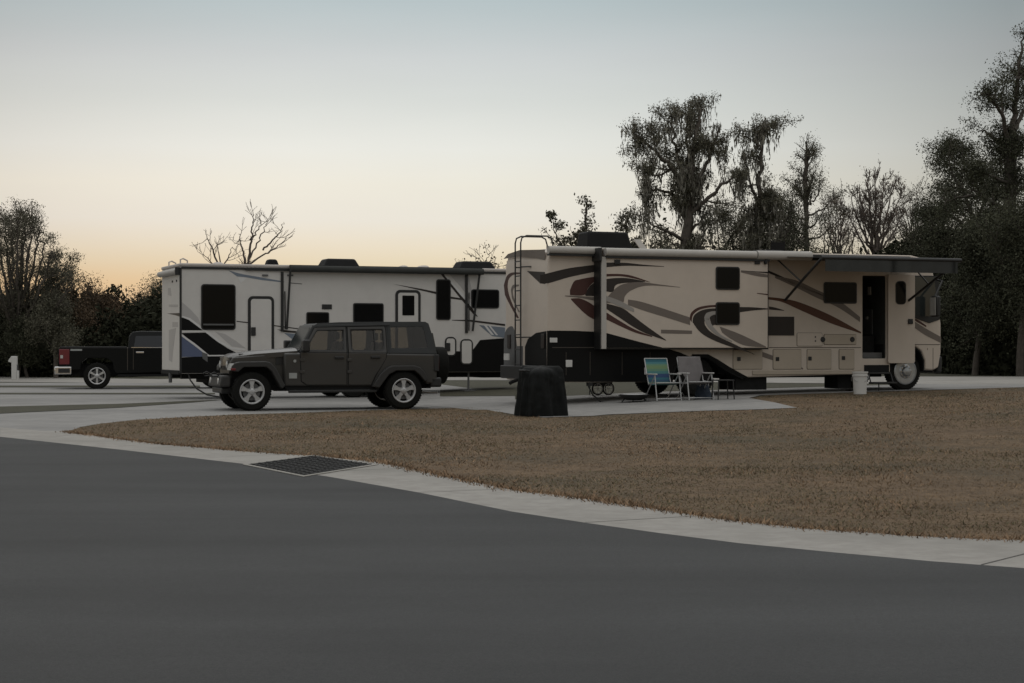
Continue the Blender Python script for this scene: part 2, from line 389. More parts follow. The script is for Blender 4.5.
# ================================================================== TREES
M_bark = mat('bark', (0.105,0.092,0.080), 0.95, var=0.4, scale=6, bump=0.8, bscale=18, spec=0.1)  # colour lightened to paint in the haze over the far oaks
M_barkp = mat('pale_bark', (0.16,0.135,0.12), 0.95, var=0.35, scale=6, bump=0.6, bscale=18, spec=0.1)
def leafmat(name, c, isl=0.45): return mat(name, c, 0.8, var=0.35, scale=0.35, island=isl, spec=0.15)
M_lf_dark = leafmat('leaf_dark', (0.064,0.067,0.044)); M_lf_ol = leafmat('leaf_olive', (0.115,0.110,0.080)); M_lf_br = leafmat('leaf_brown', (0.12,0.085,0.055)); M_moss = leafmat('moss_grey', (0.205,0.195,0.165), 0.35); M_thick = mat('leaf_shade', (0.034,0.036,0.024), 0.95, var=0.3, scale=0.3, island=0.15, spec=0.03); M_lf_pine = leafmat('leaf_pine', (0.030,0.036,0.022))  # olive leaves and grey moss are lightened too, distance haze put into their colour
def place(px, d):
    X = (px-512)/F_PX*d; return Vector((X, d, zg(X, d)))
def height_to(py, d, z): return CAM_H + (HORIZON-py)*d/F_PX - z
class Skel:
    def __init__(s, rnd): s.r = rnd; s.lines = []; s.tips = []
    def grow(s, p, d, L, rad, depth, P):
        n = max(3, int(P['seg'])); pts = [p.copy()]; rs = [rad]; d = d.normalized(); step = L/n
        for i in range(n):
            w = P['wob']
            d = (d + Vector((s.r.gauss(0,w), s.r.gauss(0,w), s.r.gauss(0,w*0.6) + P['up']*(0.5 if depth == 0 else 1)))).normalized()
            p = p + d*step; pts.append(p.copy()); rs.append(rad*(1-(1-P['taper'])*(i+1)/n))
        s.lines.append((pts, rs, depth))
        if depth >= P['depth']:
            s.tips += [(q, d.copy()) for q in pts[1:]]; return
        if depth == P['depth']-1: s.tips += [(q, d.copy()) for q in pts[n//2+1:]]
        nb = P['nb'][min(depth, len(P['nb'])-1)]
        for k in range(nb):
            f = s.r.uniform(P['start'] if depth == 0 else 0.25, 1.0)*n; i = min(int(f), n-1); q = pts[i].lerp(pts[i+1], f-i)
            a = s.r.uniform(0, 2*math.pi); ax = d.orthogonal().normalized(); ax = Matrix.Rotation(a, 3, d) @ ax
            an = math.radians(s.r.uniform(*P['ang'])); nd = (d*math.cos(an) + ax*math.sin(an))
            top = f/n
            s.grow(q, nd, L*s.r.uniform(*P['len'])*(1.15-0.55*top if depth == 0 else 1), rs[i]*s.r.uniform(0.45,0.65), depth+1, P)
        s.grow(p, d, L*0.5, rs[-1], depth+1, P) if depth < P['depth'] else None
def tubes_mesh(name, lines, m, parent, minr=0.012):
    V = []; Fc = []
    for pts, rs, depth in lines:
        seg = 8 if depth == 0 else 5 if depth == 1 else 3
        base = len(V); up = Vector((0.3,0.9,0.1))
        for i, p in enumerate(pts):
            d = (pts[min(i+1,len(pts)-1)] - pts[max(i-1,0)]).normalized(); a = d.cross(up).normalized(); b2 = a.cross(d)
            r = max(rs[i], minr)
            for k in range(seg):
                t = 2*math.pi*k/seg; V.append(p + a*(r*math.cos(t)) + b2*(r*math.sin(t)))
        for i in range(len(pts)-1):
            for k in range(seg):
                Fc.append((base+i*seg+k, base+i*seg+(k+1)%seg, base+(i+1)*seg+(k+1)%seg, base+(i+1)*seg+k))
    me = bpy.data.meshes.new(name); me.from_pydata([tuple(v) for v in V], [], Fc); me.materials.append(m)
    for p in me.polygons: p.use_smooth = True
    o = bpy.data.objects.new(name, me); COL.objects.link(o); o.parent = parent; return o
LEAF_X = 2
def leaf_quads(name, C, size, m, parent, aspect=1.6, seed=0, droop=0.0):
    g = np.random.default_rng(seed); C = np.repeat(C, LEAF_X, axis=0) + g.normal(scale=size*0.8, size=(len(C)*LEAF_X, 3)) if size < 0.08 else C; size = size*0.68 if size < 0.08 else size; n = len(C)
    a = g.normal(size=(n,3)); a[:,2] -= droop; a /= np.linalg.norm(a, axis=1)[:,None]
    b = g.normal(size=(n,3)); b -= (b*a).sum(1)[:,None]*a; b /= np.linalg.norm(b, axis=1)[:,None]
    sz = size*g.uniform(0.55, 1.35, n)[:,None]
    a = a*sz*aspect*0.5; b = b*sz*0.5
    V = np.stack([C-a, C+b-a*0.15, C+a, C-b+a*0.1], 1)
    return np_mesh(name, V, 4, m, parent)
PAR = {
 'oak':   dict(seg=6, wob=0.16, up=0.05, taper=0.55, depth=3, nb=(9,5,4), start=0.25, ang=(35,75), len=(0.42,0.68)),
 'tall':  dict(seg=7, wob=0.10, up=0.06, taper=0.45, depth=3, nb=(13,5,3), start=0.30, ang=(35,70), len=(0.26,0.46)),
 'bare':  dict(seg=6, wob=0.13, up=0.10, taper=0.5, depth=4, nb=(6,4,4,3), start=0.45, ang=(22,48), len=(0.42,0.62)),
 'fine':  dict(seg=6, wob=0.10, up=0.08, taper=0.5, depth=4, nb=(10,5,4,4), start=0.22, ang=(25,55), len=(0.42,0.60)),
 'sap':   dict(seg=6, wob=0.14, up=0.08, taper=0.4, depth=2, nb=(9,5), start=0.25, ang=(35,70), len=(0.25,0.42)),
}
T_COUNT = [0]
def tree(label, px, d, top_py, kind, leaves=7000, lsize=0.16, spread=0.38, m=None, bark=None, group='trees beyond the campsites', cat='tree', name='tree', moss=0, lean=0.0, wide=1.0, rad=None, low=0.0):
    T_COUNT[0] += 1; rnd = random.Random(100+T_COUNT[0]*7); P = dict(PAR[kind])
    loc = place(px, d); H = height_to(top_py, d, loc.z)
    e = empty(name, loc); tag(e, label, cat, group)
    sk = Skel(rnd); tl = H*(0.62 if kind in ('oak','bare','fine') else 0.72)
    sk.grow(Vector((0,0,-0.1)), Vector((lean,0,1)), tl, rad or H*0.020, 0, P)
    zmax = max(p.z for l in sk.lines for p in l[0])
    k = H/zmax
    for l in sk.lines:
        for i, p in enumerate(l[0]): l[0][i] = Vector((p.x*k*wide, p.y*k*wide, p.z*k if p.z > 0 else p.z))
    tips = np.array([(q.x*k*wide, q.y*k*wide, q.z*k) for q, _ in sk.tips])
    tubes_mesh('trunk', sk.lines, bark or M_bark, e, 0.010)
    if leaves:
        g = np.random.default_rng(T_COUNT[0]); idx = g.integers(0, len(tips), leaves)
        wgt = g.random(len(tips)) < 0.8
        C = tips[idx][wgt[idx]]; C = C + np.clip(g.normal(scale=spread, size=C.shape), -1.7*spread, 1.7*spread)*np.array([1,1,0.75])
        C = C[C[:,2] > H*low]
        leaf_quads('crown', C, lsize, m or M_lf_ol, e, seed=T_COUNT[0])
    if moss:
        g = np.random.default_rng(900+T_COUNT[0]); idx = g.integers(0, len(tips), moss); C0 = tips[idx]
        st = []
        for c in C0:
            L = g.uniform(0.5, 2.1); n = int(L/0.16)
            for j in range(n):
                f = j/n
                st.append((c[0]+g.normal(0,0.10*(1-f)+0.03), c[1]+g.normal(0,0.10*(1-f)+0.03), c[2]-L*f))
        st = np.array(st); st = st[st[:,2] > 0.8]
        n = len(st); a = np.column_stack([g.normal(0,0.03,n), g.normal(0,0.03,n), -g.uniform(0.10,0.24,n)])
        b = np.column_stack([g.normal(0,0.05,n), g.normal(0,0.05,n), g.normal(0,0.02,n)])
        np_mesh('hanging_moss', np.stack([st-a*0.5, st+b, st+a, st-b], 1), 4, M_moss, e)
    return e
def gtree(label, d, limbs, n_tw=2.2, tw_len=1.4, tdepth=1, leaves=12000, lsize=0.088, spread=0.22, m=None, bark=None, name='tree', moss=0, mossL=(0.5,2.0), group=None, dep=2.2, minr=0.010, twig_ang=(30,80), twig_up=0.04, trim=7.0, nb=(4,3), xs=1.0, twig_skip=0.12, leaf_from=0):
    """a tree grown along main limbs; the first limb is the trunk. limbs: (px outline, start radius)"""
    T_COUNT[0] += 1; rnd = random.Random(500+T_COUNT[0]*13)
    bx = limbs[0][0][0][0]; loc = place(bx, d); e = empty(name, loc); tag(e, label, 'tree', group)
    sk = Skel(rnd); nl = len(limbs); mains = []
    ends = [rnd.uniform(-dep, dep) for _ in limbs]
    if len(limbs) > 2: ends = [(-dep + 2*dep*((i*0.618) % 1.0)) for i in range(nl)]
    for i, (pl, r0) in enumerate(limbs):
        pts = []
        for j, (x, y) in enumerate(pl):
            f = j/(len(pl)-1); y = y + (trim*f if i else 0); x = bx + (x-bx)*(xs if i else 1); off = 0.0 if i == 0 else ends[i]*f**0.8
            dd = d + off; pts.append(((x-512)/F_PX*dd - loc.x, off, CAM_H + (HORIZON-y)*dd/F_PX - loc.z))
        if i == 0: pts[0] = (0, 0, -0.1)
        cp = [Vector(q) for q in curve3(pts, 6)]
        cp = [q + Vector((rnd.gauss(0,1), rnd.gauss(0,1), rnd.gauss(0,1)))*0.035*(0 if k == 0 else 1) for k, q in enumerate(cp)]
        n = len(cp); r1 = r0*(0.62 if i == 0 else 0.18)
        rs = [r0 + (r1-r0)*k/(n-1) for k in range(n)]
        sk.lines.append((cp, rs, 0 if i == 0 else 1)); mains.append((cp, rs, i))
    P = dict(seg=4, wob=0.22, up=twig_up, taper=0.4, depth=tdepth+1, nb=(nb[0],)+tuple(nb), start=0.15, ang=twig_ang, len=(0.40,0.72))
    for cp, rs, i in mains:
        L = sum((b-a).length for a, b in zip(cp, cp[1:])); cnt = int(L*n_tw)
        for k in range(cnt):
            f = rnd.uniform(0.55 if i == 0 else twig_skip, 1.0); u = f*(len(cp)-1); j = min(int(u), len(cp)-2); q = cp[j].lerp(cp[j+1], u-j)
            dr = (cp[j+1]-cp[j]).normalized(); ax = Matrix.Rotation(rnd.uniform(0, 6.283), 3, dr) @ dr.orthogonal().normalized(); an = math.radians(rnd.uniform(*twig_ang))
            sk.grow(q, dr*math.cos(an)+ax*math.sin(an), tw_len*rnd.uniform(0.5,1.2)*(1.15-0.5*f), max(rs[j]*0.4, 0.018), 1, P)
    tubes_mesh('trunk', sk.lines, bark or M_bark, e, minr)
    tips = np.array([tuple(q) for q, _ in sk.tips])
    gg = np.random.default_rng(3000+T_COUNT[0])
    if leaves:
        C = tips[gg.integers(0, len(tips), leaves)]; dens = np.array([noise.noise(Vector(c)*0.9 + Vector((T_COUNT[0]*3,0,0))) for c in tips])
        ok = gg.choice(len(tips), leaves, p=(np.clip(dens+0.45,0.03,1))/np.clip(dens+0.45,0.03,1).sum()); C = tips[ok] + np.clip(gg.normal(scale=spread, size=(leaves,3)), -1.7*spread, 1.7*spread)*np.array([1,1,0.7])
        leaf_quads('crown', C[C[:,2] > 0.4], lsize, m or M_lf_ol, e, seed=T_COUNT[0])
    if moss:
        C0 = tips[gg.integers(0, len(tips), moss)]; st = []
        for c in C0:
            L = gg.uniform(*mossL)*(0.4+0.6*gg.random()); n = int(L/0.12)
            for j in range(n):
                f = j/max(n,1); st.append((c[0]+gg.normal(0,0.09*(1-f)+0.02), c[1]+gg.normal(0,0.09*(1-f)+0.02), c[2]-L*f))
        st = np.array(st); st = st[st[:,2] > 0.8]; n = len(st)
        a = np.column_stack([gg.normal(0,0.02,n), gg.normal(0,0.02,n), -gg.uniform(0.10,0.24,n)]); b = np.column_stack([gg.normal(0,0.019,n), gg.normal(0,0.035,n), gg.normal(0,0.015,n)])
        np_mesh('hanging_moss', np.stack([st-a*0.5, st+b, st+a, st-b], 1), 4, M_moss, e)
    return e
def curve3(pts, n):
    P_ = [pts[0]] + list(pts) + [pts[-1]]; out = []
    for i in range(1, len(P_)-2):
        p0, p1, p2, p3 = (Vector(q) for q in P_[i-1:i+3])
        for k in range(n):
            t = k/n; out.append(0.5*((2*p1)+(p2-p0)*t+(2*p0-5*p1+4*p2-p3)*t*t+(3*p1-p0-3*p2+p3)*t**3))
    out.append(Vector(pts[-1])); return out
NOPE = None
gtree('tall oak hung with grey moss above the middle of the motorhome roof', 76, [
 ([(686,377),(687,300),(686,240),(690,190)],0.30),
 ([(690,192),(695,150),(701,115),(704,97)],0.16), ([(689,205),(672,168),(652,148),(636,134),(630,127)],0.13), ([(688,225),(668,192),(645,184),(632,184)],0.10),
 ([(690,195),(708,165),(719,135),(724,120)],0.12), ([(688,240),(662,226),(642,212)],0.10), ([(690,190),(677,155),(670,120),(664,112)],0.11), ([(690,215),(712,195),(732,176),(742,168)],0.12),
 ([(690,190),(688,150),(686,122),(690,106)],0.11), ([(688,235),(705,218),(722,212)],0.09), ([(671,166),(655,172),(640,168),(632,158)],0.06), ([(687,250),(672,240),(655,243)],0.08), ([(686,255),(706,243),(725,240)],0.08), ([(686,262),(668,258),(650,262)],0.07)],
 n_tw=2.3, tw_len=1.0, tdepth=1, leaves=23000, lsize=0.062, spread=0.15, m=M_lf_ol, name='moss_oak', moss=1250, mossL=(0.3,1.7), xs=0.86, trim=9)
gtree('slimmer moss hung oak just right of the tallest mossy oak', 77, [
 ([(757,377),(757,300),(756,240),(759,200)],0.24),
 ([(759,202),(763,160),(763,130),(770,110)],0.12), ([(763,132),(772,122),(781,121)],0.05), ([(759,205),(748,178),(741,160)],0.08), ([(758,225),(773,206),(781,190)],0.07), ([(757,245),(742,228),(733,222)],0.07), ([(762,150),(754,130),(752,118)],0.06), ([(757,240),(772,232),(784,230)],0.06)],
 n_tw=2.4, tw_len=0.9, mossL=(0.3,1.5), leaves=9500, lsize=0.062, spread=0.13, m=M_lf_ol, name='moss_oak', moss=560, dep=1.5, xs=0.72)
gtree('bare crooked dead tree standing alone above the white trailer roof', 88, [
 ([(248,378),(247,320),(246,270)],0.12), ([(246,272),(243,252),(240,240),(239,232)],0.07), ([(246,270),(251,244),(252,226),(254,213)],0.075), ([(248,262),(259,240),(265,226),(268,217)],0.05), ([(249,265),(268,252),(280,243),(290,232)],0.05), ([(263,250),(274,238),(281,228),(284,221)],0.05), ([(252,240),(258,228),(262,220)],0.05)],
 n_tw=1.7, tw_len=1.0, tdepth=1, leaves=0, bark=M_barkp, name='bare_tree', minr=0.010, trim=2, twig_ang=(18,50), twig_up=0.10, dep=1.2, nb=(3,2), twig_skip=0.3)
gtree('smaller bare tree just left of the dead tree above the trailer', 90, [
 ([(222,378),(223,320),(222,280)],0.11), ([(222,282),(214,252),(208,240),(206,231)],0.06), ([(222,275),(212,262),(203,252)],0.05), ([(222,276),(228,256),(232,245)],0.05), ([(222,274),(219,254),(217,242)],0.05)],
 n_tw=1.9, tw_len=1.0, tdepth=1, leaves=0, bark=M_barkp, name='bare_tree', minr=0.009, trim=2, twig_ang=(20,55), twig_up=0.10, dep=1.0, nb=(3,2), twig_skip=0.25)
gtree('round fine twigged leafless tree above the motorhome door awning', 84, [
 ([(876,377),(876,320),(875,262)],0.18)] + [([(875,265-i%3*6),(875+(x-875)*0.45,(262+y)/2+4),(x,y)],0.085) for i,(x,y) in enumerate([(846,206),(850,190),(858,178),(867,171),(876,168),(885,170),(894,176),(901,186),(906,202),(870,188),(882,186),(860,205),(892,205)])],
 n_tw=2.2, tw_len=0.85, tdepth=2, leaves=900, lsize=0.06, spread=0.2, m=M_lf_br, bark=M_barkp, name='bare_tree', minr=0.012, twig_ang=(15,45), twig_up=0.10, nb=(4,3), dep=2.0, twig_skip=0.3)
gtree('thin young tree with a leafy tip beside the motorhome ladder', 84, [([(574,377),(572,300),(566,262),(559,240)],0.07), ([(559,241),(553,224),(552,206)],0.035), ([(560,244),(549,232),(547,220)],0.03)],
 n_tw=3.0, tw_len=0.45, leaves=1000, lsize=0.085, spread=0.13, name='young_tree', dep=0.6)
gtree('pointed young tree left of the motorhome roof air conditioner', 84, [([(584,377),(584,300),(585,250),(586,225),(587,202)],0.08), ([(584,262),(576,240),(570,220)],0.035), ([(585,256),(593,245),(598,240)],0.03), ([(584,250),(578,238),(581,226)],0.03)],
 n_tw=3.0, tw_len=0.5, leaves=1700, lsize=0.085, spread=0.15, name='young_tree', dep=0.7)
gtree('scrubby young tree behind the motorhome roof air conditioner', 82, [([(626,377),(626,300),(625,250),(627,216)],0.08), ([(625,262),(616,246),(611,238)],0.035), ([(626,255),(634,240),(637,228)],0.03), ([(625,265),(608,255),(600,250)],0.03)],
 n_tw=3.0, tw_len=0.5, leaves=1700, lsize=0.085, spread=0.18, name='young_tree', dep=0.7)
gtree('low twiggy bare tree between the trailer roof and motorhome ladder', 92, [([(488,377),(488,310),(487,275)],0.09), ([(487,276),(482,262),(480,250)],0.04), ([(487,274),(487,258),(489,246)],0.04), ([(487,275),(494,264),(499,256)],0.04), ([(487,278),(474,270),(464,266)],0.04)],
 n_tw=2.4, tw_len=0.9, leaves=250, lsize=0.08, spread=0.2, m=M_lf_br, name='bare_tree', twig_ang=(20,50), twig_up=0.1, dep=0.9)
gtree('tallest leafy tree at the left edge, its crown highest of that wood', 79, [
 ([(16,377),(16,350),(17,332)],0.20)] + [([(17,335),(17+(x-17)*0.55,(335+y)/2+8),(x-(x-17)*0.08,y+14),(x,y)],0.085) for x,y in [(-14,226),(-5,216),(3,211),(11,213),(18,208),(26,208),(33,214),(40,221),(47,229),(54,240),(60,250),(68,258),(77,270),(30,236),(8,240),(44,258),(58,276),(-10,250),(22,225)]],
 n_tw=2.6, tw_len=0.95, leaves=17000, lsize=0.058, spread=0.15, trim=13, xs=0.93, m=M_lf_ol, name='tree', group='trees of the left wood', dep=2.6, twig_up=0.10, twig_ang=(20,60), twig_skip=0.08)
def wispy(label, px, d, top, half, leaves, m, seed):
    r = random.Random(seed); L = [([(px,377),(px,320),(px,275)],0.12)]
    for i in range(11):
        f = (i+0.5)/11*2-1; x = px + f*half + r.uniform(-2,2); y = top + (abs(f)**2)*28 + r.uniform(0,14)
        L.append(([(px, 276-r.uniform(0,14)), (px+f*half*0.45, (276+y)/2+r.uniform(-3,6)), (x, y)], 0.06))
    gtree(label, d, L, n_tw=2.3, tw_len=0.9, tdepth=1, leaves=leaves, lsize=0.055, spread=0.16, m=m, bark=M_barkp, name='tree', group='trees behind the motorhome', twig_ang=(18,50), twig_up=0.09, dep=2.0, twig_skip=0.25, minr=0.010, trim=0)
wispy('wispy half bare tree just right of the slimmer mossy oak', 788, 85, 196, 20, 2200, M_lf_ol, 1)
wispy('wispy half bare tree between the pointed tree and the round leafless one', 838, 87, 194, 20, 1800, M_lf_br, 2)
wispy('wispy half bare tree right of the round leafless tree', 916, 86, 190, 20, 2600, M_lf_ol, 3)
gtree('loose pointed tree right of the mossy oaks above the motorhome', 82, [
 ([(808,377),(808,300),(806,230),(806,165),(808,150)],0.14)] + [([(807,y0),((807+x)/2,(y0+y)/2+5),(x,y)],0.06) for y0,x,y in [(200,795,172),(205,822,178),(215,834,190),(220,786,195),(235,778,205),(190,816,160),(240,836,215),(245,790,222),(180,800,158),(228,826,200)]],
 n_tw=2.3, tw_len=0.95, leaves=5200, lsize=0.06, spread=0.18, m=M_lf_ol, name='tree', group='trees behind the motorhome', dep=1.6, twig_up=0.1, twig_ang=(20,60))
gtree('tallest dark tree at the right edge, rising almost to the top', 64, [
 ([(1014,377),(1012,280),(1010,200),(1013,140)],0.30), ([(1013,142),(1016,95),(1021,55),(1024,28)],0.13), ([(1012,150),(1000,112),(988,94),(980,86)],0.10), ([(1011,165),(996,138),(984,128),(976,126)],0.09), ([(1013,135),(1003,118),(1000,96),(1004,80)],0.08), ([(1011,185),(990,172),(972,164)],0.08), ([(1015,130),(1030,100),(1045,80)],0.10), ([(1010,215),(985,196),(960,192),(940,196)],0.10), ([(1018,80),(1032,60),(1040,44)],0.07), ([(1010,200),(1030,180),(1046,172)],0.09), ([(1011,230),(990,222),(968,224)],0.09), ([(1012,175),(1004,150),(1012,128)],0.07)],
 n_tw=3.0, tw_len=0.72, leaves=19000, lsize=0.060, spread=0.19, xs=0.93, m=M_lf_dark, name='tree', group='trees of the right wood', dep=2.4)
gtree('dark tree with a separate leaf tuft at its left tip', 70, [
 ([(982,377),(980,300),(978,240)],0.2), ([(978,242),(968,200),(960,172),(950,146)],0.07), ([(978,245),(955,215),(938,206),(924,200)],0.09), ([(978,238),(982,200),(986,172)],0.10), ([(978,250),(950,236),(930,232)],0.09), ([(979,235),(995,200),(1000,180)],0.10), ([(979,260),(955,255),(935,256)],0.09), ([(972,214),(962,196),(945,184)],0.06), ([(953,158),(945,150),(942,142)],0.03), ([(953,155),(958,146),(964,148)],0.03)],
 n_tw=2.7, tw_len=0.72, leaves=19000, lsize=0.060, spread=0.20, m=M_lf_dark, name='tree', group='trees of the right wood', dep=2.2, twig_skip=0.45)
# left wood
left = [(56,78,252,'tall',4500,M_lf_ol,0.85,0.36),(-44,80,222,'oak',7000,M_lf_ol,0.8,0.40),(78,84,268,'oak',4500,M_lf_br,0.9,0.40),(100,88,280,'oak',4500,M_lf_br,0.9,0.42),(146,90,277,'oak',4500,M_lf_ol,0.9,0.42),(176,92,290,'oak',3500,M_lf_ol,0.9,0.42),(28,79,285,'tall',6000,M_lf_dark,1.1,0.40),(128,86,282,'tall',4000,M_lf_br,1.2,0.42),(-60,76,235,'oak',5000,M_lf_dark,0.9,0.42)]
LAB_L = ['lower olive tree tucked below the right side of the tallest left tree','leafy tree partly outside the left edge of the picture','brown tinged tree beneath the sunset glow above the pickup bed','brown leaved low tree on the skyline above the pickup cab','olive tree on the skyline just left of the white trailer end','low tree top hidden mostly behind the trailer rear end','dark tree standing in front of the tallest left tree','narrow brown tree on the skyline above the pickup roof','dark bushy tree beyond the left edge of the picture']
for a, lb in zip(left, LAB_L): tree(lb, a[0], a[1], a[2], a[3], int(a[4]*4.0), 0.066, a[7]*0.72, a[5], group='trees of the left wood', wide=a[6])
# behind the motorhome, right of the mossy oaks
mid = [(785,80,206,'oak',4200,M_lf_dark,0.7,0.42),(815,76,216,'tall',3800,M_lf_dark,0.9,0.34),(715,80,190,'oak',8500,M_lf_dark,0.85,0.42),(664,80,198,'oak',5500,M_lf_ol,0.8,0.42),(856,90,226,'oak',1000,M_lf_br,0.8,0.4),(893,92,226,'oak',1000,M_lf_ol,0.8,0.4)]
LAB_M = ['dark bushy tree low between mossy oaks and the loose pointed tree','dark narrow evergreen in front of the loose pointed tree','dark tree filling the gap beneath the two mossy oaks','tree with low crown at the left foot of the tallest mossy oak','distant brown tree low left of the round leafless crown','distant sparse tree low right of the round leafless crown']
for a, lb in zip(mid, LAB_M): tree(lb, a[0], a[1], a[2], a[3], int(a[4]*3.4), 0.064, a[7]*0.72, a[5], group='trees behind the motorhome', wide=a[6])
# right wood
right = [(990,68,140,'oak',11000,M_lf_dark,0.85,0.42),(1056,60,90,'oak',9000,M_lf_dark,0.8,0.42),(975,60,196,'oak',8500,M_lf_dark,0.8,0.42),(1020,58,170,'oak',8500,M_lf_dark,0.8,0.42),(935,74,206,'oak',4500,M_lf_ol,0.7,0.38),(1090,62,120,'oak',7000,M_lf_dark,0.8,0.42)]
LAB_R = ['dark mid height tree just left of the tall right edge tree','dense dark tree cut by the right edge of the picture','low dark bushy tree right of the motorhome front','low dark bushy tree at the right edge near the far road','olive tree above the motorhome cab where the right wood starts','dark tree beyond the right edge of the picture']
for a, lb in zip(right, LAB_R): tree(lb, a[0], a[1], a[2], a[3], int(a[4]*4.0), 0.066, a[7]*0.72, a[5], group='trees of the right wood', wide=a[6], low=0.06)
# understorey of the woods: one dark mass nobody could count
g = np.random.default_rng(42)
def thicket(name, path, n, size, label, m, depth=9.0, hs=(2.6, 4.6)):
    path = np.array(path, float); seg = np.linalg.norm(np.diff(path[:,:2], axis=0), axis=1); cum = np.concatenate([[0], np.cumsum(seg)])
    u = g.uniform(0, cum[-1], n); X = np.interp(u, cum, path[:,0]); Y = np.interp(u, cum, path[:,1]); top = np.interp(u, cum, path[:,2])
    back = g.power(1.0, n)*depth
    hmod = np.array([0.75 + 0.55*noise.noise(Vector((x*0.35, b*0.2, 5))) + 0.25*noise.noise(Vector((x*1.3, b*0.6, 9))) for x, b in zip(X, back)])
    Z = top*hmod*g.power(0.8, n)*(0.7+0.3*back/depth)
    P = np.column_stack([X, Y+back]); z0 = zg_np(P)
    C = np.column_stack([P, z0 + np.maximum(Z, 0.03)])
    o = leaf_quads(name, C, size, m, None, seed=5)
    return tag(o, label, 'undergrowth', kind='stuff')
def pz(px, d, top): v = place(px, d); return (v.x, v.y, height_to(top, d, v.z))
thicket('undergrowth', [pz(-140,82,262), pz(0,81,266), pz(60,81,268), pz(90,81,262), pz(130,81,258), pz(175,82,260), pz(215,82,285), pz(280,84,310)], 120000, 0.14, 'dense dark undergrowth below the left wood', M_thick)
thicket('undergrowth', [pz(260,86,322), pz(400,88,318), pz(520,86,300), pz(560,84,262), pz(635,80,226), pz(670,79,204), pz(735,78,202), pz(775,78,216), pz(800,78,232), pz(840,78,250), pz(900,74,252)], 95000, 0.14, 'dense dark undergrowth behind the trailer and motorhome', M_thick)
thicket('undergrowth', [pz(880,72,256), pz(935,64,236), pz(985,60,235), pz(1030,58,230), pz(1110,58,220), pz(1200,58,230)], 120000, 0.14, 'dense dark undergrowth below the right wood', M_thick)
# ================================================================== VEHICLE MATERIALS
def paint(name, col, rough=0.3, coat=0.0, var=0.03, spec=0.22): return mat(name, col, rough, var=var, scale=2.5, spec=spec, coat=coat)
M_cream = paint('cream_gelcoat', (0.535,0.467,0.40), 0.42, 0.0, 0.05, 0.3)
M_tan = paint('tan_gelcoat', (0.43,0.37,0.30), 0.42, 0.0, 0.05, 0.3)
M_blackp = paint('black_paint', (0.007,0.007,0.007), 0.45, spec=0.12)
M_maroon = paint('maroon_paint', (0.068,0.032,0.027), 0.4)
M_brown = paint('brown_paint', (0.090,0.040,0.024), 0.4)
M_char = paint('charcoal_paint', (0.034,0.028,0.025), 0.4)
M_taupe = paint('taupe_paint', (0.165,0.140,0.122), 0.4)
M_silverp = paint('silver_paint', (0.30,0.28,0.26), 0.35)
M_white = paint('white_gelcoat', (0.58,0.56,0.535), 0.42, 0.0, 0.05, 0.3)
M_trim = mat('black_trim', (0.012,0.012,0.012), 0.5, var=0.1)
M_rubber = mat('tyre_rubber', (0.009,0.009,0.008), 0.9, var=0.25, scale=20, bump=0.2, spec=0.2)
M_glass = mat('dark_glass', (0.004,0.0045,0.005), 0.12, var=0.05, spec=0.12)
M_glassb = mat('cab_glass', (0.03,0.036,0.036), 0.08, var=0.05, spec=0.5)
M_under = mat('underbody', (0.012,0.012,0.012), 0.8, var=0.3, scale=8, spec=0.2)
M_alu = mat('brushed_alloy', (0.50,0.50,0.50), 0.32, metal=0.8, var=0.1, scale=15)
M_alloyp = mat('painted_alloy', (0.42,0.42,0.42), 0.35, metal=0.35, var=0.08, scale=12)
M_chrome = mat('chrome', (0.62,0.62,0.62), 0.12, metal=1.0, var=0.05)
M_awn = mat('awning_fabric', (0.05,0.052,0.05), 0.9, var=0.15, scale=3, spec=0.2)
M_awnl = mat('pale_vinyl', (0.42,0.40,0.37), 0.55, var=0.08, scale=4)
M_groove = mat('panel_gap', (0.06,0.05,0.04), 0.8, var=0.1)
M_red = mat('red_lens', (0.13,0.010,0.016), 0.2, var=0.1, spec=0.6)
M_lens = mat('clear_lens', (0.45,0.45,0.44), 0.15, var=0.1, spec=0.7)
M_disc = mat('polished_disc', (0.36,0.37,0.38), 0.32, metal=0.7, var=0.2, scale=9)
M_inside = mat('dark_interior', (0.045,0.047,0.045), 0.8, var=0.2, spec=0.2)
M_grey = mat('grey_plastic', (0.10,0.10,0.10), 0.6, var=0.15)
M_acb = mat('black_plastic_shroud', (0.009,0.009,0.0095), 0.6, var=0.2, spec=0.15)
M_whitep = mat('white_plastic', (0.55,0.54,0.52), 0.5, var=0.06, scale=5)

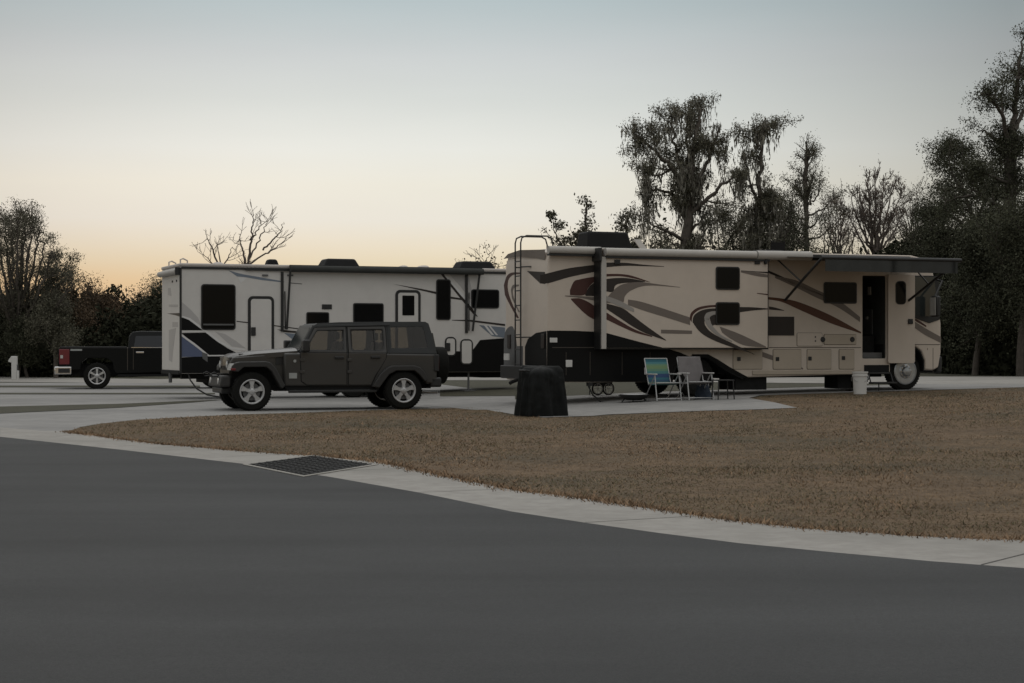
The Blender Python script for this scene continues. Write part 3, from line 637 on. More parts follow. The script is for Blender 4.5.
def wheel(parent, x, z, y_face, r, w, rim_r, style, side=-1, name='wheel'):
    """side -1: outer face towards -y"""
    e = empty(name, (x, y_face, z), 0, parent); d = -side
    t = MB()
    prof = [(rim_r, 0.02*d), (rim_r+0.01, 0.0), (r*0.90, 0.004*d), (r*0.97, 0.03*d), (r, 0.06*d), (r, (w-0.06)*d), (r*0.97, (w-0.03)*d), (r*0.9, w*d), (rim_r, w*d)]
    t.lathe(prof, (0,0,0), 'y', 48, close=True)
    n = 44                                                     # tread blocks
    for k in range(n):
        a = 2*math.pi*k/n; c, s_ = math.cos(a), math.sin(a); R = r+0.007
        for y0, y1, off in ((0.035, 0.035+w*0.28, 0.0), (w*0.66, w-0.035, 0.5)):
            a2 = a + off*math.pi/n; hw = math.pi/n*0.62
            A = [(R*math.cos(a2-hw), y0*d, R*math.sin(a2-hw)), (R*math.cos(a2+hw), y0*d, R*math.sin(a2+hw)), (R*math.cos(a2+hw), y1*d, R*math.sin(a2+hw)), (R*math.cos(a2-hw), y1*d, R*math.sin(a2-hw))]
            B = [(p[0]*0.95, p[1], p[2]*0.95) for p in A]; t.loft(A, B)
    t.build('tyre', M_rubber, e)
    m = MB()
    M_ch = M_disc
    if style in ('five', 'six'):
        ns = 5 if style == 'five' else 6; metal = M_alloyp if style == 'five' else M_alu
        m.m(metal).lathe([(rim_r+0.006, 0.0), (rim_r+0.006, w*0.8*d), (rim_r-0.03, w*0.8*d), (rim_r-0.035, 0.05*d), (rim_r-0.028, 0.012*d), (rim_r-0.008, -0.006*d)], (0,0,0), 'y', 48, close=True)
        m.m(M_under).lathe([(0.001, 0.11*d), (rim_r-0.034, 0.11*d), (rim_r-0.034, 0.13*d), (0.001, 0.13*d)], (0,0,0), 'y', 32)
        m.m(M_grey).lathe([(0.001, 0.075*d), (rim_r*0.72, 0.075*d), (rim_r*0.72, 0.095*d), (0.001, 0.095*d)], (0,0,0), 'y', 32)
        m.m(metal)
        for k in range(ns):
            a = 2*math.pi*k/ns + math.pi/2
            rot = Matrix.Rotation(-a, 3, 'Y')
            r1 = rim_r-0.02; ww = 0.030 if ns == 5 else 0.024; wo = 0.060 if ns == 5 else 0.040
            prof2 = [(0.05, -ww*1.25), (r1*0.55, -ww), (r1, -wo), (r1, wo), (r1*0.55, ww), (0.05, ww*1.25)]
            A = [rot @ Vector((p[0], (0.018 if p[0] > 0.1 else 0.008)*d, p[1])) for p in prof2]
            B = [rot @ Vector((p[0]*1.0, 0.055*d, p[1]*1.25)) for p in prof2]
            m.loft(A, B)
        m.lathe([(0.001, -0.004*d), (0.045, -0.004*d), (0.07, 0.01*d), (0.085, 0.04*d), (0.001, 0.06*d)], (0,0,0), 'y', 24)
        m.m(M_grey)
        for k in range(ns):
            a = 2*math.pi*(k+0.5)/ns + math.pi/2
            m.lathe([(0.011, -0.0*d), (0.011, 0.03*d)], (0.062*math.cos(a), 0.004*d, 0.062*math.sin(a)), 'y', 8)
    elif style == 'disc':
        m.m(M_ch).lathe([(rim_r+0.012, -0.004*d), (rim_r-0.012, -0.012*d), (rim_r-0.03, 0.035*d), (rim_r*0.70, 0.02*d), (rim_r*0.52, -0.012*d), (rim_r*0.40, -0.02*d), (rim_r*0.36, -0.05*d), (rim_r*0.30, -0.075*d), (0.001, -0.085*d), (0.001, 0.06*d), (rim_r, 0.06*d)], (0,0,0), 'y', 48, close=False)
        m.m(M_under)
        for k in range(8):
            a = 2*math.pi*k/8; m.lathe([(0.028, 0.018*d), (0.001, 0.018*d)], (rim_r*0.80*math.cos(a), -0.012*d, rim_r*0.80*math.sin(a)), 'y', 12)
        m.m(M_chrome)
        for k in range(10):
            a = 2*math.pi*k/10; m.lathe([(0.014, -0.03*d), (0.014, 0.03*d)], (rim_r*0.46*math.cos(a), -0.01*d, rim_r*0.46*math.sin(a)), 'y', 8)
    elif style in ('steel', 'dark'):
        m.m(M_white if style == 'steel' else M_under).lathe([(rim_r+0.006, 0.0), (rim_r-0.02, 0.02*d), (rim_r-0.03, 0.08*d), (rim_r*0.55, 0.07*d), (rim_r*0.4, 0.03*d), (0.001, 0.03*d), (0.001, 0.10*d)], (0,0,0), 'y', 32)
    m.build('rim', None, e)
    return e

# ================================================================== MOTORHOME
mh = empty('motorhome', (FM.O.x, FM.O.y, 0.0), TH)
tag(mh, 'long cream motorhome with maroon swooshes and its entry door open', 'motorhome')
A = FM.at
def cut_arch(c, half, top, base, n=12):          # arch outline from front foot to rear foot (x decreasing)
    return [(c + half*math.cos(math.pi*k/n), base + (top-base)*math.sin(math.pi*k/n)**0.7) for k in range(n+1)]
arch_r = FM.pts([(746,377.5),(728,369),(716,361),(707,356.2),(692,356),(682,359),(674,367),(670,382)])
fx, fz = A(907, 372)
arch_f = [(fx+0.50, 0.80), (fx+0.50,1.02), (fx+0.40,1.24), (fx+0.22,1.36), (fx,1.39), (fx-0.22,1.34), (fx-0.40,1.20), (fx-0.46,1.0), (fx-0.46,0.73)]
prof = [(0.0,0.60), (0.0,3.20), (0.06,3.40), (0.22,3.50), (9.35,3.50), (9.75,3.42), (9.93,3.22), (10.02,2.75), (10.13,2.1), (10.17,1.9), (10.17,1.2), (10.1,0.85), (9.95,0.78)] + arch_f + [(8.0,0.73), (7.95,0.70)] + arch_r + [(0.15,0.56)]
b = MB(); b.m(M_cream).prism(prof, 0.0, 2.5)
body = b.build('body', None, mh, bevel=0.05, seg=3)
body.modifiers.clear()
# entry opening cut through the side wall
d0 = A(863, 275.5); d1 = A(886.5, 358.5)
dx0, dx1, dz0, dz1 = d0[0], d1[0], d1[1], d0[1]
cutb = MB().box(dx0, dx1, -0.2, 1.3, dz0, dz1).build('cutter')
bo = body.modifiers.new('cut', 'BOOLEAN'); bo.operation = 'DIFFERENCE'; bo.object = cutb; bo.solver = 'EXACT'
dg = bpy.context.evaluated_depsgraph_get(); cutb.parent = mh; dg.update()
me2 = bpy.data.meshes.new_from_object(body.evaluated_get(dg)); body.modifiers.clear(); body.data = me2
bpy.data.objects.remove(cutb)
bv = body.modifiers.new('bevel', 'BEVEL'); bv.width = 0.045; bv.segments = 3; bv.limit_method = 'ANGLE'; bv.angle_limit = math.radians(50)
b = MB(); e = 0.012; y1 = 1.288                              # the dark room behind the door
b.box(dx0+0.002, dx0+e, 0.05, y1, dz0+0.001, dz1-0.001); b.box(dx1-e, dx1-0.002, 0.05, y1, dz0+0.001, dz1-0.001)
b.box(dx0+e, dx1-e, 0.05, y1, dz0+0.002, dz0+e); b.box(dx0+e, dx1-e, 0.05, y1, dz1-e, dz1-0.002); b.box(dx0+e, dx1-e, y1-e, y1+0.005, dz0+e, dz1-e)
b.box(dx0+e+0.002, dx1-e-0.002, 0.45, 1.2, dz0+e+0.002, dz0+0.28)
door_in = b.build('doorway', M_inside, mh)
for nm, py, y0, y1, h, m_ in (('switch_panel', 291, 0.62, 0.74, 0.10, M_whitep), ('cabinet', 322, 0.55, 0.95, 0.30, M_grey), ('light_knob', 318, 0.70, 0.78, 0.035, M_lens)):
    zq = A(867, py, 0.75)[1]; xw = dx1-e-(0.03 if nm != 'light_knob' else 0.06)
    MB().m(m_).box(xw, xw+0.028, y0, y1, zq-h, zq+h).build(nm, None, door_in, bevel=0.004)
b = MB(); b.m(M_grey)                                         # inner stair and a counter behind
b.box(dx0+e+0.002, dx1-e-0.002, 0.12, 0.44, dz0+e+0.002, dz0+0.14); b.box(dx0+0.10, dx1-0.2, 1.0, 1.26, dz0+0.29, dz0+1.1); b.build('counter', None, door_in)
# door leaf swung open past the front of the opening
hinge = dx1+0.005; ang = math.radians(-170)
leaf = empty('entry_door', (hinge, -0.03, 0), ang, mh)      # leaf lies along +x of this frame, closed = back over the opening
L0 = A(886,364,-0.05); lh0, lh1 = A(900,363.2,-0.1)[1], A(900,274.5,-0.1)[1]
lw = 0.68
leaf.rotation_euler = (0,0,math.radians(-9))
MB().prism(rrect(0.0, lw, lh0, lh1, 0.05), -0.045, 0.0).build('door_panel', M_cream, leaf, bevel=0.006)
wz0, wz1 = A(898,304.5,-0.1)[1], A(898,281,-0.1)[1]
MB().m(M_trim).prism(rrect(0.185,0.45,wz0,wz1,0.09), -0.053, -0.046).build('window_frame', None, leaf)
MB().m(M_glass).prism(rrect(0.205,0.43,wz0+0.02,wz1-0.02,0.08), -0.058, -0.0535).build('window_pane', None, leaf)
hz = A(906,321.5,-0.1)[1]
MB().box(0.50,0.62,-0.075,-0.046,hz-0.06,hz+0.06).build('handle', M_trim, leaf, bevel=0.01)
# lower black paint, swept up and over the wheel
blk = FM.pts([(548,330.5),(575,330.8),(601,332),(640,341),(662,347),(680,352.5),(690,356.8)])
b = MB(); b.m(M_blackp)
blk_poly = [(0.03,0.62)] + [(0.03, blk[0][1])] + blk[1:] + [(arch_r[5][0], arch_r[5][1]+0.004), (arch_r[6][0], arch_r[6][1]), (arch_r[7][0], arch_r[7][1]), (0.16, 0.575)]
b.prism(blk_poly, -0.004, 0.0)
fr = FM.pts([(692,354.2),(708,354.2),(718,359.5),(730,367.2),(748,377.2)]); fr2 = FM.pts([(747,378.6),(727,369.6),(715.5,361.6),(706.5,356.8),(692,356.6)])
b.prism(fr + fr2, -0.005, 0.0)
def swoosh(mb, m, up, lo, t, depth=0.004, n=6):
    mb.m(m); mb.prism(FM.pts(curve(up, n) + curve(lo, n)[::-1], t), t-depth, t+0.0005)
# swooshes on the body, rear third
swoosh(b, M_char, [(540,275),(548,273.2),(570,268),(601,264.2)], [(540,283.5),(549,283),(570,277),(601,270.5)], 0.0)
swoosh(b, M_maroon, [(570,290),(574,281.5),(580,279.3),(592,277),(602,276)], [(570,295),(584,295),(588,288),(594,282),(602,280)], 0.0)
swoosh(b, M_char, [(585,295),(589,287),(596,281.5),(602,280)], [(586,296),(592,296),(598,296.5),(602,297)], 0.0)
swoosh(b, M_taupe, [(565,295.5),(580,296),(602,298)], [(565,296.3),(580,298),(602,302)], 0.0)
swoosh(b, M_maroon, [(571,298.5),(580,298.5),(590,303),(602,312)], [(571,299.5),(577,306),(588,316),(602,323.5)], 0.0)
# ahead of the slide-out
swoosh(b, M_char, [(768.5,270.5),(780,275.5),(800,285),(823,295)], [(768.5,273),(780,278),(800,287),(823,296)], 0.0)
swoosh(b, M_taupe, [(775,276),(795,280),(815,289),(838,300),(860,317)], [(775,278),(795,287),(815,297),(838,307.5),(860,322)], 0.0)
swoosh(b, M_brown, [(768.5,297),(782,298.5),(800,302.5),(830,315),(861,332)], [(768.5,299.5),(782,302),(800,310),(830,323),(861,333.5)], 0.0)
swoosh(b, M_taupe, [(733,346),(750,348),(775,356.5),(803,368)], [(733,349),(750,353),(775,361),(803,369.5)], 0.0)
swoosh(b, M_char, [(769,306.5),(775,307.5),(784,310.2)], [(769,309.5),(775,310),(784,310.8)], 0.0)
swoosh(b, M_taupe, [(911.5,319.5),(925,328),(941,337)], [(911.5,325.5),(925,335),(941,343)], 0.0)
swoosh(b, M_maroon, [(911.5,317.5),(918,320),(926,325.5)], [(911.5,319),(918,322.5),(926,327)], 0.0, 0.006)
gz = b.build('painted_swoosh', None, body)
# black rear cap paint, markings and a painted top shadow wrapped on the rear wall
R = FM.rear
b = MB()
def rpoly(m, l, d=0.004): b.m(m).prism_x([R(x, y) for x, y in l], -d, 0.0005)
rpoly(M_blackp, [(546.5,331),(536,333),(528,339),(525,347),(525,384),(547,384)])
rpoly(M_grey, curve([(504,345),(505,333),(509,327),(513,327),(515.5,335),(517,346)],4) + [(523,346),(523,368),(504,368)])
rpoly(M_taupe, [(503.6,259),(517,256.5),(536,258),(545,260),(545,249.5),(520,250),(508,254)])  # shadow across the top of the rear cap, painted on in taupe
rpoly(M_maroon, curve([(504,285),(507,276),(512,272.6),(520,272.5)],5) + curve([(520,274),(513,275),(508.5,280),(508,290),(512,303),(519,318)],5) + curve([(517,318),(509,303),(505,295)],4))
rpoly(M_taupe, curve([(511,290),(513,285),(519,284.5)],4) + curve([(519,286),(514,288),(513,294),(516,304),(520,312)],5) + [(518.5,312),(512,298)])
rpoly(M_char, [(527,271),(545,272),(545,284),(540,283)])
arc_ = [(0.045+r_*math.cos(math.radians(t_)), 0.045+r_*math.sin(math.radians(t_))) for r_, ts in ((0.0495, range(174, 277, 12)), (0.040, range(270, 173, -12))) for t_ in ts]
b.m(M_blackp).prism_z(arc_, 0.66, blk[0][1]-0.005)
b.build('painted_rear', None, body)
b = MB()
rb = [R(504,365), R(546,365)]
b.m(M_trim).box(-0.16, -0.005, 0.05, 2.45, 0.62, 0.92); b.build('rear_bumper', None, mh, bevel=0.03)
q0, q1 = R(511.5,360), R(516.5,353.5)
MB().prism_x([(q0[0],q0[1]),(q1[0],q0[1]),(q1[0],q1[1]),(q0[0],q1[1])], -0.19, -0.164).build('number_plate', M_whitep, mh)
MB().tube([(-0.15,1.25,0.62),(-0.35,1.25,0.55),(-0.40,1.25,0.52)], 0.04, 8).build('tow_hitch', M_under, mh)
for y in (0.16, 2.16):
    MB().prism_x([(y,1.30),(y+0.18,1.30),(y+0.18,1.62),(y,1.62)], -0.03, -0.006).build('tail_light', M_char, mh, bevel=0.01)
# ladder
lt0, lt1 = R(526.5,300)[0], R(521,300)[0]
lz0, lz1 = 0.75, R(524,236)[1]
b = MB()
for t in (lt0, lt1):
    b.tube([(-0.14,t,lz0), (-0.14,t,lz1-0.16), (-0.11,t,lz1-0.05), (0.0,t,lz1), (0.50,t,lz1), (0.60,t,lz1-0.05), (0.64,t,lz1-0.18), (0.64,t,3.50)], 0.018, 8)
k = 0
for z in np.linspace(0.95, 3.25, 8): b.tube([(-0.14,lt0,z),(-0.14,lt1,z)], 0.014, 6)
for z in (1.55, 3.12):
    for t in (lt0, lt1): b.tube([(-0.14,t,z),(0.0,t-0.28 if t == lt0 else t,z)], 0.016, 6)
b.build('ladder', M_trim, mh)
# slide-out room
PS = -0.35
sx0, sz0 = A(602,345,PS); sx1 = A(768,348,PS)[0]; szt = A(690,258.5,PS)[1]; sz0 = 1.31
slide = MB().m(M_cream).box(sx0, sx1, PS, 0.02, sz0, szt).build('slide_out', None, mh, bevel=0.015)
b = MB(); b.m(M_trim).box(sx0-0.035, sx0-0.001, PS+0.03, 0.001, sz0-0.03, szt+0.02); b.box(sx1+0.001, sx1+0.03, PS+0.03, 0.001, sz0-0.03, szt+0.02); b.box(sx0, sx1, PS+0.05, 0.0, sz0-0.03, sz0-0.002)
b.build('slide_seal', None, slide)
b = MB(); b.m(M_awnl).box(sx0-0.012, sx0+0.10, PS-0.014, PS+0.05, sz0-0.02, szt); b.build('corner_trim', None, slide, bevel=0.006)
b = MB()
SP = PS
sl = FM.pts([(606.5,333),(640,342),(662,347.8),(664,348.6)], SP)
b.m(M_blackp).prism([(sx0+0.105, sz0+0.003), sl[0], sl[1], (sl[2][0], sz0+0.012), (sl[2][0], sz0+0.003)], SP-0.004, SP)
swoosh(b, M_char, [(606.5,262.6),(625,262.8),(645,264.8),(664,266.3)], [(606.5,267.2),(625,265.8),(645,266.2),(664,266.7)], SP)
swoosh(b, M_maroon, [(606.5,274),(620,274),(632,275.8),(650,282)], [(606.5,276.5),(620,276.2),(632,278),(650,282.3)], SP)
swoosh(b, M_char, [(606.5,279),(616,278),(628,278.2),(645,281.2)], [(606.5,291.5),(613,291.5),(618,284),(645,281.8)], SP)
swoosh(b, M_taupe, [(606.5,298),(616,288),(625,283.6),(640,282),(660,284.5),(680,287)], [(606.5,303),(622,303),(625,296),(632,290),(648,285.5),(680,287.4)], SP)
swoosh(b, M_taupe, [(628,299.5),(640,301.5),(660,307.5),(690,317.5)], [(628,305),(645,311),(668,318),(690,325)], SP)
swoosh(b, M_silverp, [(606.5,296),(618,300),(628,305),(634,309)], [(606.5,301),(616,305),(626,309),(634,312)], SP, 0.006)
swoosh(b, M_char, [(606.5,303.5),(622,308),(632,315),(645,325),(666,340)], [(606.5,309),(620,318),(632,326),(645,333),(666,340.6)], SP)
swoosh(b, M_maroon, [(606.5,312.5),(620,321),(635,329.5),(652,336)], [(606.5,319.5),(620,326),(635,332.5),(652,337)], SP)
# crescent round the lower window
swoosh(b, M_maroon, [(689.5,319),(691,313),(697,308),(706,305.6),(717,304.8)], [(691.5,322),(693,315),(699,310),(708,307.6),(717,307)], SP)
swoosh(b, M_char, [(692.5,321.5),(694,315.5),(700,311),(708,308.8),(716,308.3)], [(706,330),(704.5,322),(706,315),(710,311.8),(716,311)], SP, 0.0042)
swoosh(b, M_char, [(692.5,322),(700,332),(712,339.5),(730,346.5),(754,354)], [(703,322),(709,330.5),(719,337),(735,344.5),(754,354.6)], SP, 0.005)
swoosh(b, M_silverp, [(704,318),(706,313.5),(711,311.5),(716.3,311.2)], [(709,320),(710,317),(713,315),(716.3,314.4)], SP, 0.006)
swoosh(b, M_silverp, [(704,318.5),(708,327),(718,336),(732,342)], [(709,318.5),(712,325),(720,334),(732,341)], SP, 0.006)
swoosh(b, M_char, [(709.5,318),(712,314.6),(716.3,314.2)], [(712,326.5),(714,325),(717.2,325.2)], SP, 0.0035)
swoosh(b, M_taupe, [(719.5,326.5),(728,329.5),(742,335),(766,346.5)], [(722,332.5),(731,339),(745,345.5),(766,347.5)], SP, 0.003)
swoosh(b, M_char, [(739.5,307),(752,307.2),(767.6,308.4)], [(739.5,312.3),(752,310.6),(767.6,309.4)], SP)
swoosh(b, M_taupe, [(741,271),(756,272.5),(767.8,274.5)], [(741,272.4),(756,276),(767.8,277.5)], SP, 0.003)
swoosh(b, M_char, [(741,270.4),(756,271.4),(767.8,271.8)], [(741,270.9),(756,272.2),(767.8,273.4)], SP, 0.0045)
swoosh(b, M_maroon, [(757,293),(767.8,294)], [(757,293.6),(767.8,295.2)], SP)
swoosh(b, M_taupe, [(661,329.6),(676,330),(692,330.6)], [(661,333.4),(676,333.8),(692,334)], SP, 0.002)
b.build('painted_swoosh', None, slide)
def window(px, t, parent, r=0.06, frame=0.03, m=None, name='window'):
    (x0, z1), (x1, z0) = A(px[0], px[1], t), A(px[2], px[3], t)
    f = MB().m(M_trim).prism(rrect(x0,x1,z0,z1,r), t-0.022, t-0.004).build(name, None, parent, bevel=0.004)
    MB().m(m or M_glass).prism(rrect(x0+frame,x1-frame,z0+frame,z1-frame,max(r-frame*0.6,0.012)), t-0.026, t-0.0225).build('pane', None, f)
    return f
window((715.5,266.5,739.5,290), PS, mh); window((715.5,302,739.5,325), PS, mh)
window((823.5,282,856.5,303.8), 0, mh, 0.05)
v = A(767.8,316.5), A(794,335.5)
vent = MB().m(M_char).box(v[0][0],v[1][0],-0.012,-0.004,v[1][1],v[0][1])
for k in range(8):
    z = v[1][1] + (v[0][1]-v[1][1])*(k+0.5)/8; vent.box(v[0][0]+0.02, v[1][0]-0.02, -0.02, -0.0125, z-0.012, z+0.012)
vent.build('louvre_vent', None, mh)
# basement doors with latches
def bay(px, latch=None, m=M_tan):
    (x0, z1), (x1, z0) = A(px[0], px[1]), A(px[2], px[3])
    g = MB().m(M_groove).prism(rrect(x0-0.008,x1+0.008,z0-0.008,z1+0.008,0.03), -0.004, 0.0).build('locker_door', None, mh)
    MB().m(m).prism(rrect(x0,x1,z0,z1,0.025), -0.016, -0.0045).build('door_skin', None, g, bevel=0.004)
    if latch:
        q = A(*latch); MB().m(M_trim).box(q[0]-0.045,q[0]+0.045,-0.03,-0.0165,q[1]-0.045,q[1]+0.045).build('latch', None, g, bevel=0.008)
bay((733,349.8,762,369),(738.5,359)); bay((773,349.5,801,369),(777,359)); bay((807,349.5,831,369),(809.5,358.5)); bay((839,349.5,854,369),(843,358))
bay((824,334.5,856,344.5)); bay((797,333,822,346),None, M_cream)
for px, py in ((822.5,339.5),(852,339.5)):
    q = A(px,py); MB().m(M_trim).lathe([(0.001,-0.035),(0.055,-0.035),(0.065,-0.017),(0.065,-0.0165)], (q[0],0,q[1]), 'y', 16).build('port_cap', None, mh)
for px, py in ((815,337),(815,341)):
    q = A(px,py); MB().m(M_trim).lathe([(0.001,-0.02),(0.02,-0.02),(0.02,-0.0165)], (q[0],0,q[1]), 'y', 10).build('socket', None, mh)
b = MB(); b.m(M_groove)                                       # seam lines
for px0, px1, py in ((769,861,347.6),(911.5,940,344.6)):
    x0, z = A(px0,py); x1, _ = A(px1,py); b.box(x0,x1,-0.003,0.0,z-0.008,z+0.008)
x0,z0 = A(933,374); _,z1 = A(933,348); b.box(x0-0.006,x0+0.006,-0.003,0,z0,z1)
x0,z0 = A(927.5,374); b.box(x0-0.006,x0+0.006,-0.003,0,z1-0.05,z1+0.0)
b.build('panel_seam', None, body)
x0, z0 = A(690,377); sk = MB(); sk.m(M_tan).box(A(752,377)[0], A(861,377)[0], -0.03, -0.0045, 0.70, 0.80); sk.build('side_skirt', None, mh, bevel=0.02)
b = MB(); b.m(M_blackp)                                        # small gaps in the black skirt
for px in (566,590,622,650):
    x0,_ = A(px,350); b.m(M_groove).box(x0-0.006,x0+0.006,-0.0065,-0.0045,0.72,1.22)
x0,_ = A(552,347); x1,_ = A(640,347); zz = A(600,347.5)[1]; b.box(x0,x1,-0.0065,-0.0045,zz-0.008,zz+0.008)
b.build('panel_seam', None, body)
for px in ((549.5,337.8,557,342.5),(565.5,360,572,367),(644,367.5,648,374.5)):
    (x0,z1),(x1,z0) = A(px[0],px[1]),A(px[2],px[3]); MB().m(M_whitep).box(x0,x1,-0.022,-0.0065,z0,z1).build('utility_cover', None, mh, bevel=0.006)
# cab
x = lambda px, py: A(px, py)
cabw = [A(912,277), A(934,277), A(937.2,314.5), A(929,316.5), A(912,314.8)]
f = MB().m(M_trim).prism([A(911.3,275.5), (cabw[1][0]+0.12, cabw[1][1]+0.03), (cabw[2][0]+0.06, cabw[2][1]-0.12), (cabw[3][0], cabw[3][1]-0.16), (cabw[4][0]-0.03, cabw[4][1]-0.05)], -0.016, -0.003).build('cab_window', None, mh)
MB().m(M_glassb).prism(cabw, -0.021, -0.0165).build('pane', None, f)
ws = MB(); ws.m(M_glass)
ws.loft([(9.975,0.12,3.12),(10.17,0.12,1.98),(10.17,2.38,1.98),(9.975,2.38,3.12)], [(10.0,0.12,3.13),(10.2,0.12,1.98),(10.2,2.38,1.98),(10.0,2.38,3.13)])
ws.build('windscreen', None, mh)
mq = A(935,306,-0.32)
b = MB(); b.m(M_trim).tube([(9.95,-0.0,2.95),(10.06,-0.2,2.9),(mq[0],-0.32,mq[1]+0.22)], 0.025, 8); b.build('mirror_arm', None, mh)
b = MB(); b.m(M_trim).box(mq[0]-0.06,mq[0]+0.08,-0.45,-0.2,mq[1]-0.26,mq[1]+0.24); mir = b.build('mirror', None, mh, bevel=0.04)
MB().m(M_lens).box(mq[0]-0.07,mq[0]-0.061,-0.43,-0.22,mq[1]-0.22,mq[1]+0.2).build('mirror_glass', None, mir)
b = MB(); b.m(M_trim).box(10.1,10.26,0.08,2.42,0.72,1.12); b.build('front_bumper', None, mh, bevel=0.04)
for y in (0.15, 2.0):
    MB().m(M_lens).box(10.165,10.19,y,y+0.35,1.18,1.36).build('headlight', None, mh, bevel=0.01)
# roof fittings
def shroud(x0, x1, y0, y1, z0, z1, m, name, tp=0.12):
    b = MB(); b.m(m)
    b.loft([(x0,y0,z0),(x1,y0,z0),(x1,y1,z0),(x0,y1,z0)], [(x0+tp*0.5,y0+tp,z1),(x1-tp,y0+tp,z1),(x1-tp,y1-tp,z1),(x0+tp*0.5,y1-tp,z1)])
    return b.build(name, None, mh, bevel=0.05, seg=3)
a0 = A(588,240,0.7); a1 = A(634,240,0.7)
shroud(a0[0],a1[0],0.7,1.45,3.49,3.93,M_acb,'air_conditioner',0.10)
a0 = A(760,250,0.9); a1 = A(792,250,0.9)
shroud(a0[0],a1[0],0.9,1.55,3.49,3.62,M_acb,'roof_vent',0.14)
a0 = A(780,250,1.2); a1 = A(793,250,1.2)
b = MB(); b.m(M_acb).tube([(a0[0],1.6,3.5),(a0[0],1.6,3.86),(a1[0],1.6,3.86),(a1[0],1.6,3.5)], 0.016, 6); b.box(a0[0]+0.02,a1[0]-0.02,1.59,1.61,3.62,3.84); b.build('vent_lid', None, mh)
a0 = A(636,236,1.5); a1 = A(648,247,1.5)
MB().m(M_whitep).loft([(a0[0]-0.05,1.5,3.82),(a0[0]+0.1,1.5,3.82),(a1[0]+0.06,1.5,3.51),(a1[0]-0.12,1.5,3.51)],[(a0[0]-0.05,1.54,3.82),(a0[0]+0.1,1.54,3.82),(a1[0]+0.06,1.54,3.51),(a1[0]-0.12,1.54,3.51)]).build('television_aerial', None, mh)
a0 = A(555,246,1.0); a1 = A(566,246,1.0)
shroud(a0[0],a1[0],0.6,1.0,3.49,3.57,M_whitep,'roof_vent',0.05)
# slide-topper roller along the roof edge
zr = A(690,254.5,-0.42)[1]; z0r = A(575,250.2,-0.1)[1]
xa, xb = A(549,250,-0.12)[0], A(601,250,-0.12)[0]; xm = A(812,255,-0.42)[0]
b = MB(); b.m(M_awnl).tube([(xa,-0.08,z0r-0.0),(xb,-0.10,z0r)], 0.085, 14)
b.tube([(xb-0.01,-0.36,zr+0.02),(A(757,254,-0.42)[0],-0.36,zr+0.02)], 0.088, 14)
b.m(M_trim).box(xa,xb,-0.14,-0.005,z0r-0.125,z0r-0.088); b.box(xb,A(770,254,-0.4)[0],-0.40,-0.005,zr-0.118,zr-0.072)
b.m(M_awnl).loft([(xb,-0.28,zr+0.095),(xm,-0.28,zr+0.095),(xm,-0.0,zr+0.125),(xb,0.0,zr+0.125)],[(xb,-0.28,zr+0.103),(xm,-0.28,zr+0.103),(xm,0.0,zr+0.133),(xb,0.0,zr+0.133)])
b.tube([(A(758,254,-0.42)[0],-0.36,zr+0.02),(xm,-0.36,zr+0.03)], 0.105, 14)
b.build('topper_awning', None, mh)
for px in (600.5, 766):
    xq = A(px,254,-0.4)[0]; MB().m(M_trim).box(xq-0.03,xq+0.03,-0.42,-0.005,zr-0.18,zr+0.11).build('roller_bracket', None, mh, bevel=0.01)
for px in (617,757):
    q = A(px,262.5,PS); MB().m(M_trim).box(q[0]-0.07,q[0]+0.07,PS-0.03,PS-0.004,q[1]-0.04,q[1]+0.06).build('marker_lamp', None, mh, bevel=0.01)
# patio awning over the door, let out two metres
AO = -2.0
ax0, az = A(823.5,257.6,AO); ax1, az1 = A(958,260.6,AO); az = (az+az1)/2
aw = empty('door_awning', (0,0,0), 0, mh)
MB().m(M_awn).loft([(ax0,-0.02,3.40),(ax1,-0.02,3.40),(ax1,AO,az),(ax0,AO,az)], [(ax0,-0.02,3.408),(ax1,-0.02,3.408),(ax1,AO,az+0.008),(ax0,AO,az+0.008)]).build('canopy', None, aw)
vb = A(890,272.3,AO)[1]
val = MB(); val.m(M_awn)
nx = 24; top_ = []; 
for k in range(nx):
    xa_, xb_ = ax0 + (ax1-ax0)*k/nx + 0.03, ax0 + (ax1-ax0)*(k+1)/nx + 0.03
    xb_ = min(xb_, ax1-0.03)
    w0, w1 = 0.012*math.sin(k*1.7), 0.012*math.sin((k+1)*1.7)
    val.loft([(xa_,AO-0.03+w0,vb),(xb_,AO-0.03+w1,vb),(xb_,AO-0.03,az-0.02),(xa_,AO-0.03,az-0.02)], [(xa_,AO-0.024+w0,vb),(xb_,AO-0.024+w1,vb),(xb_,AO-0.024,az-0.02),(xa_,AO-0.024,az-0.02)], caps=True)
val.build('valance', None, aw)
MB().m(M_trim).tube([(ax0-0.06,AO,az),(ax1+0.08,AO,az)], 0.048, 12).build('roller', None, aw)
MB().m(M_trim).box(ax0-0.05,ax1+0.05,-0.09,-0.004,3.33,3.47).build('awning_rail', None, aw, bevel=0.02)
for px, py, xo in ((784.5,300,ax0-0.03),(905,303,ax1+0.03)):
    q = A(px, py); b = MB(); b.m(M_trim)
    b.tube([(q[0],-0.03,q[1]),(q[0]+(xo-q[0])*0.5,AO*0.5,(q[1]+az)/2),(xo,AO,az)], 0.03, 8)
    b.tube([(q[0]+(xo-q[0])*0.45,AO*0.45,q[1]+(az-q[1])*0.45),(xo-0.05,-0.05,3.38)], 0.018, 6)
    b.build('awning_arm', None, aw)
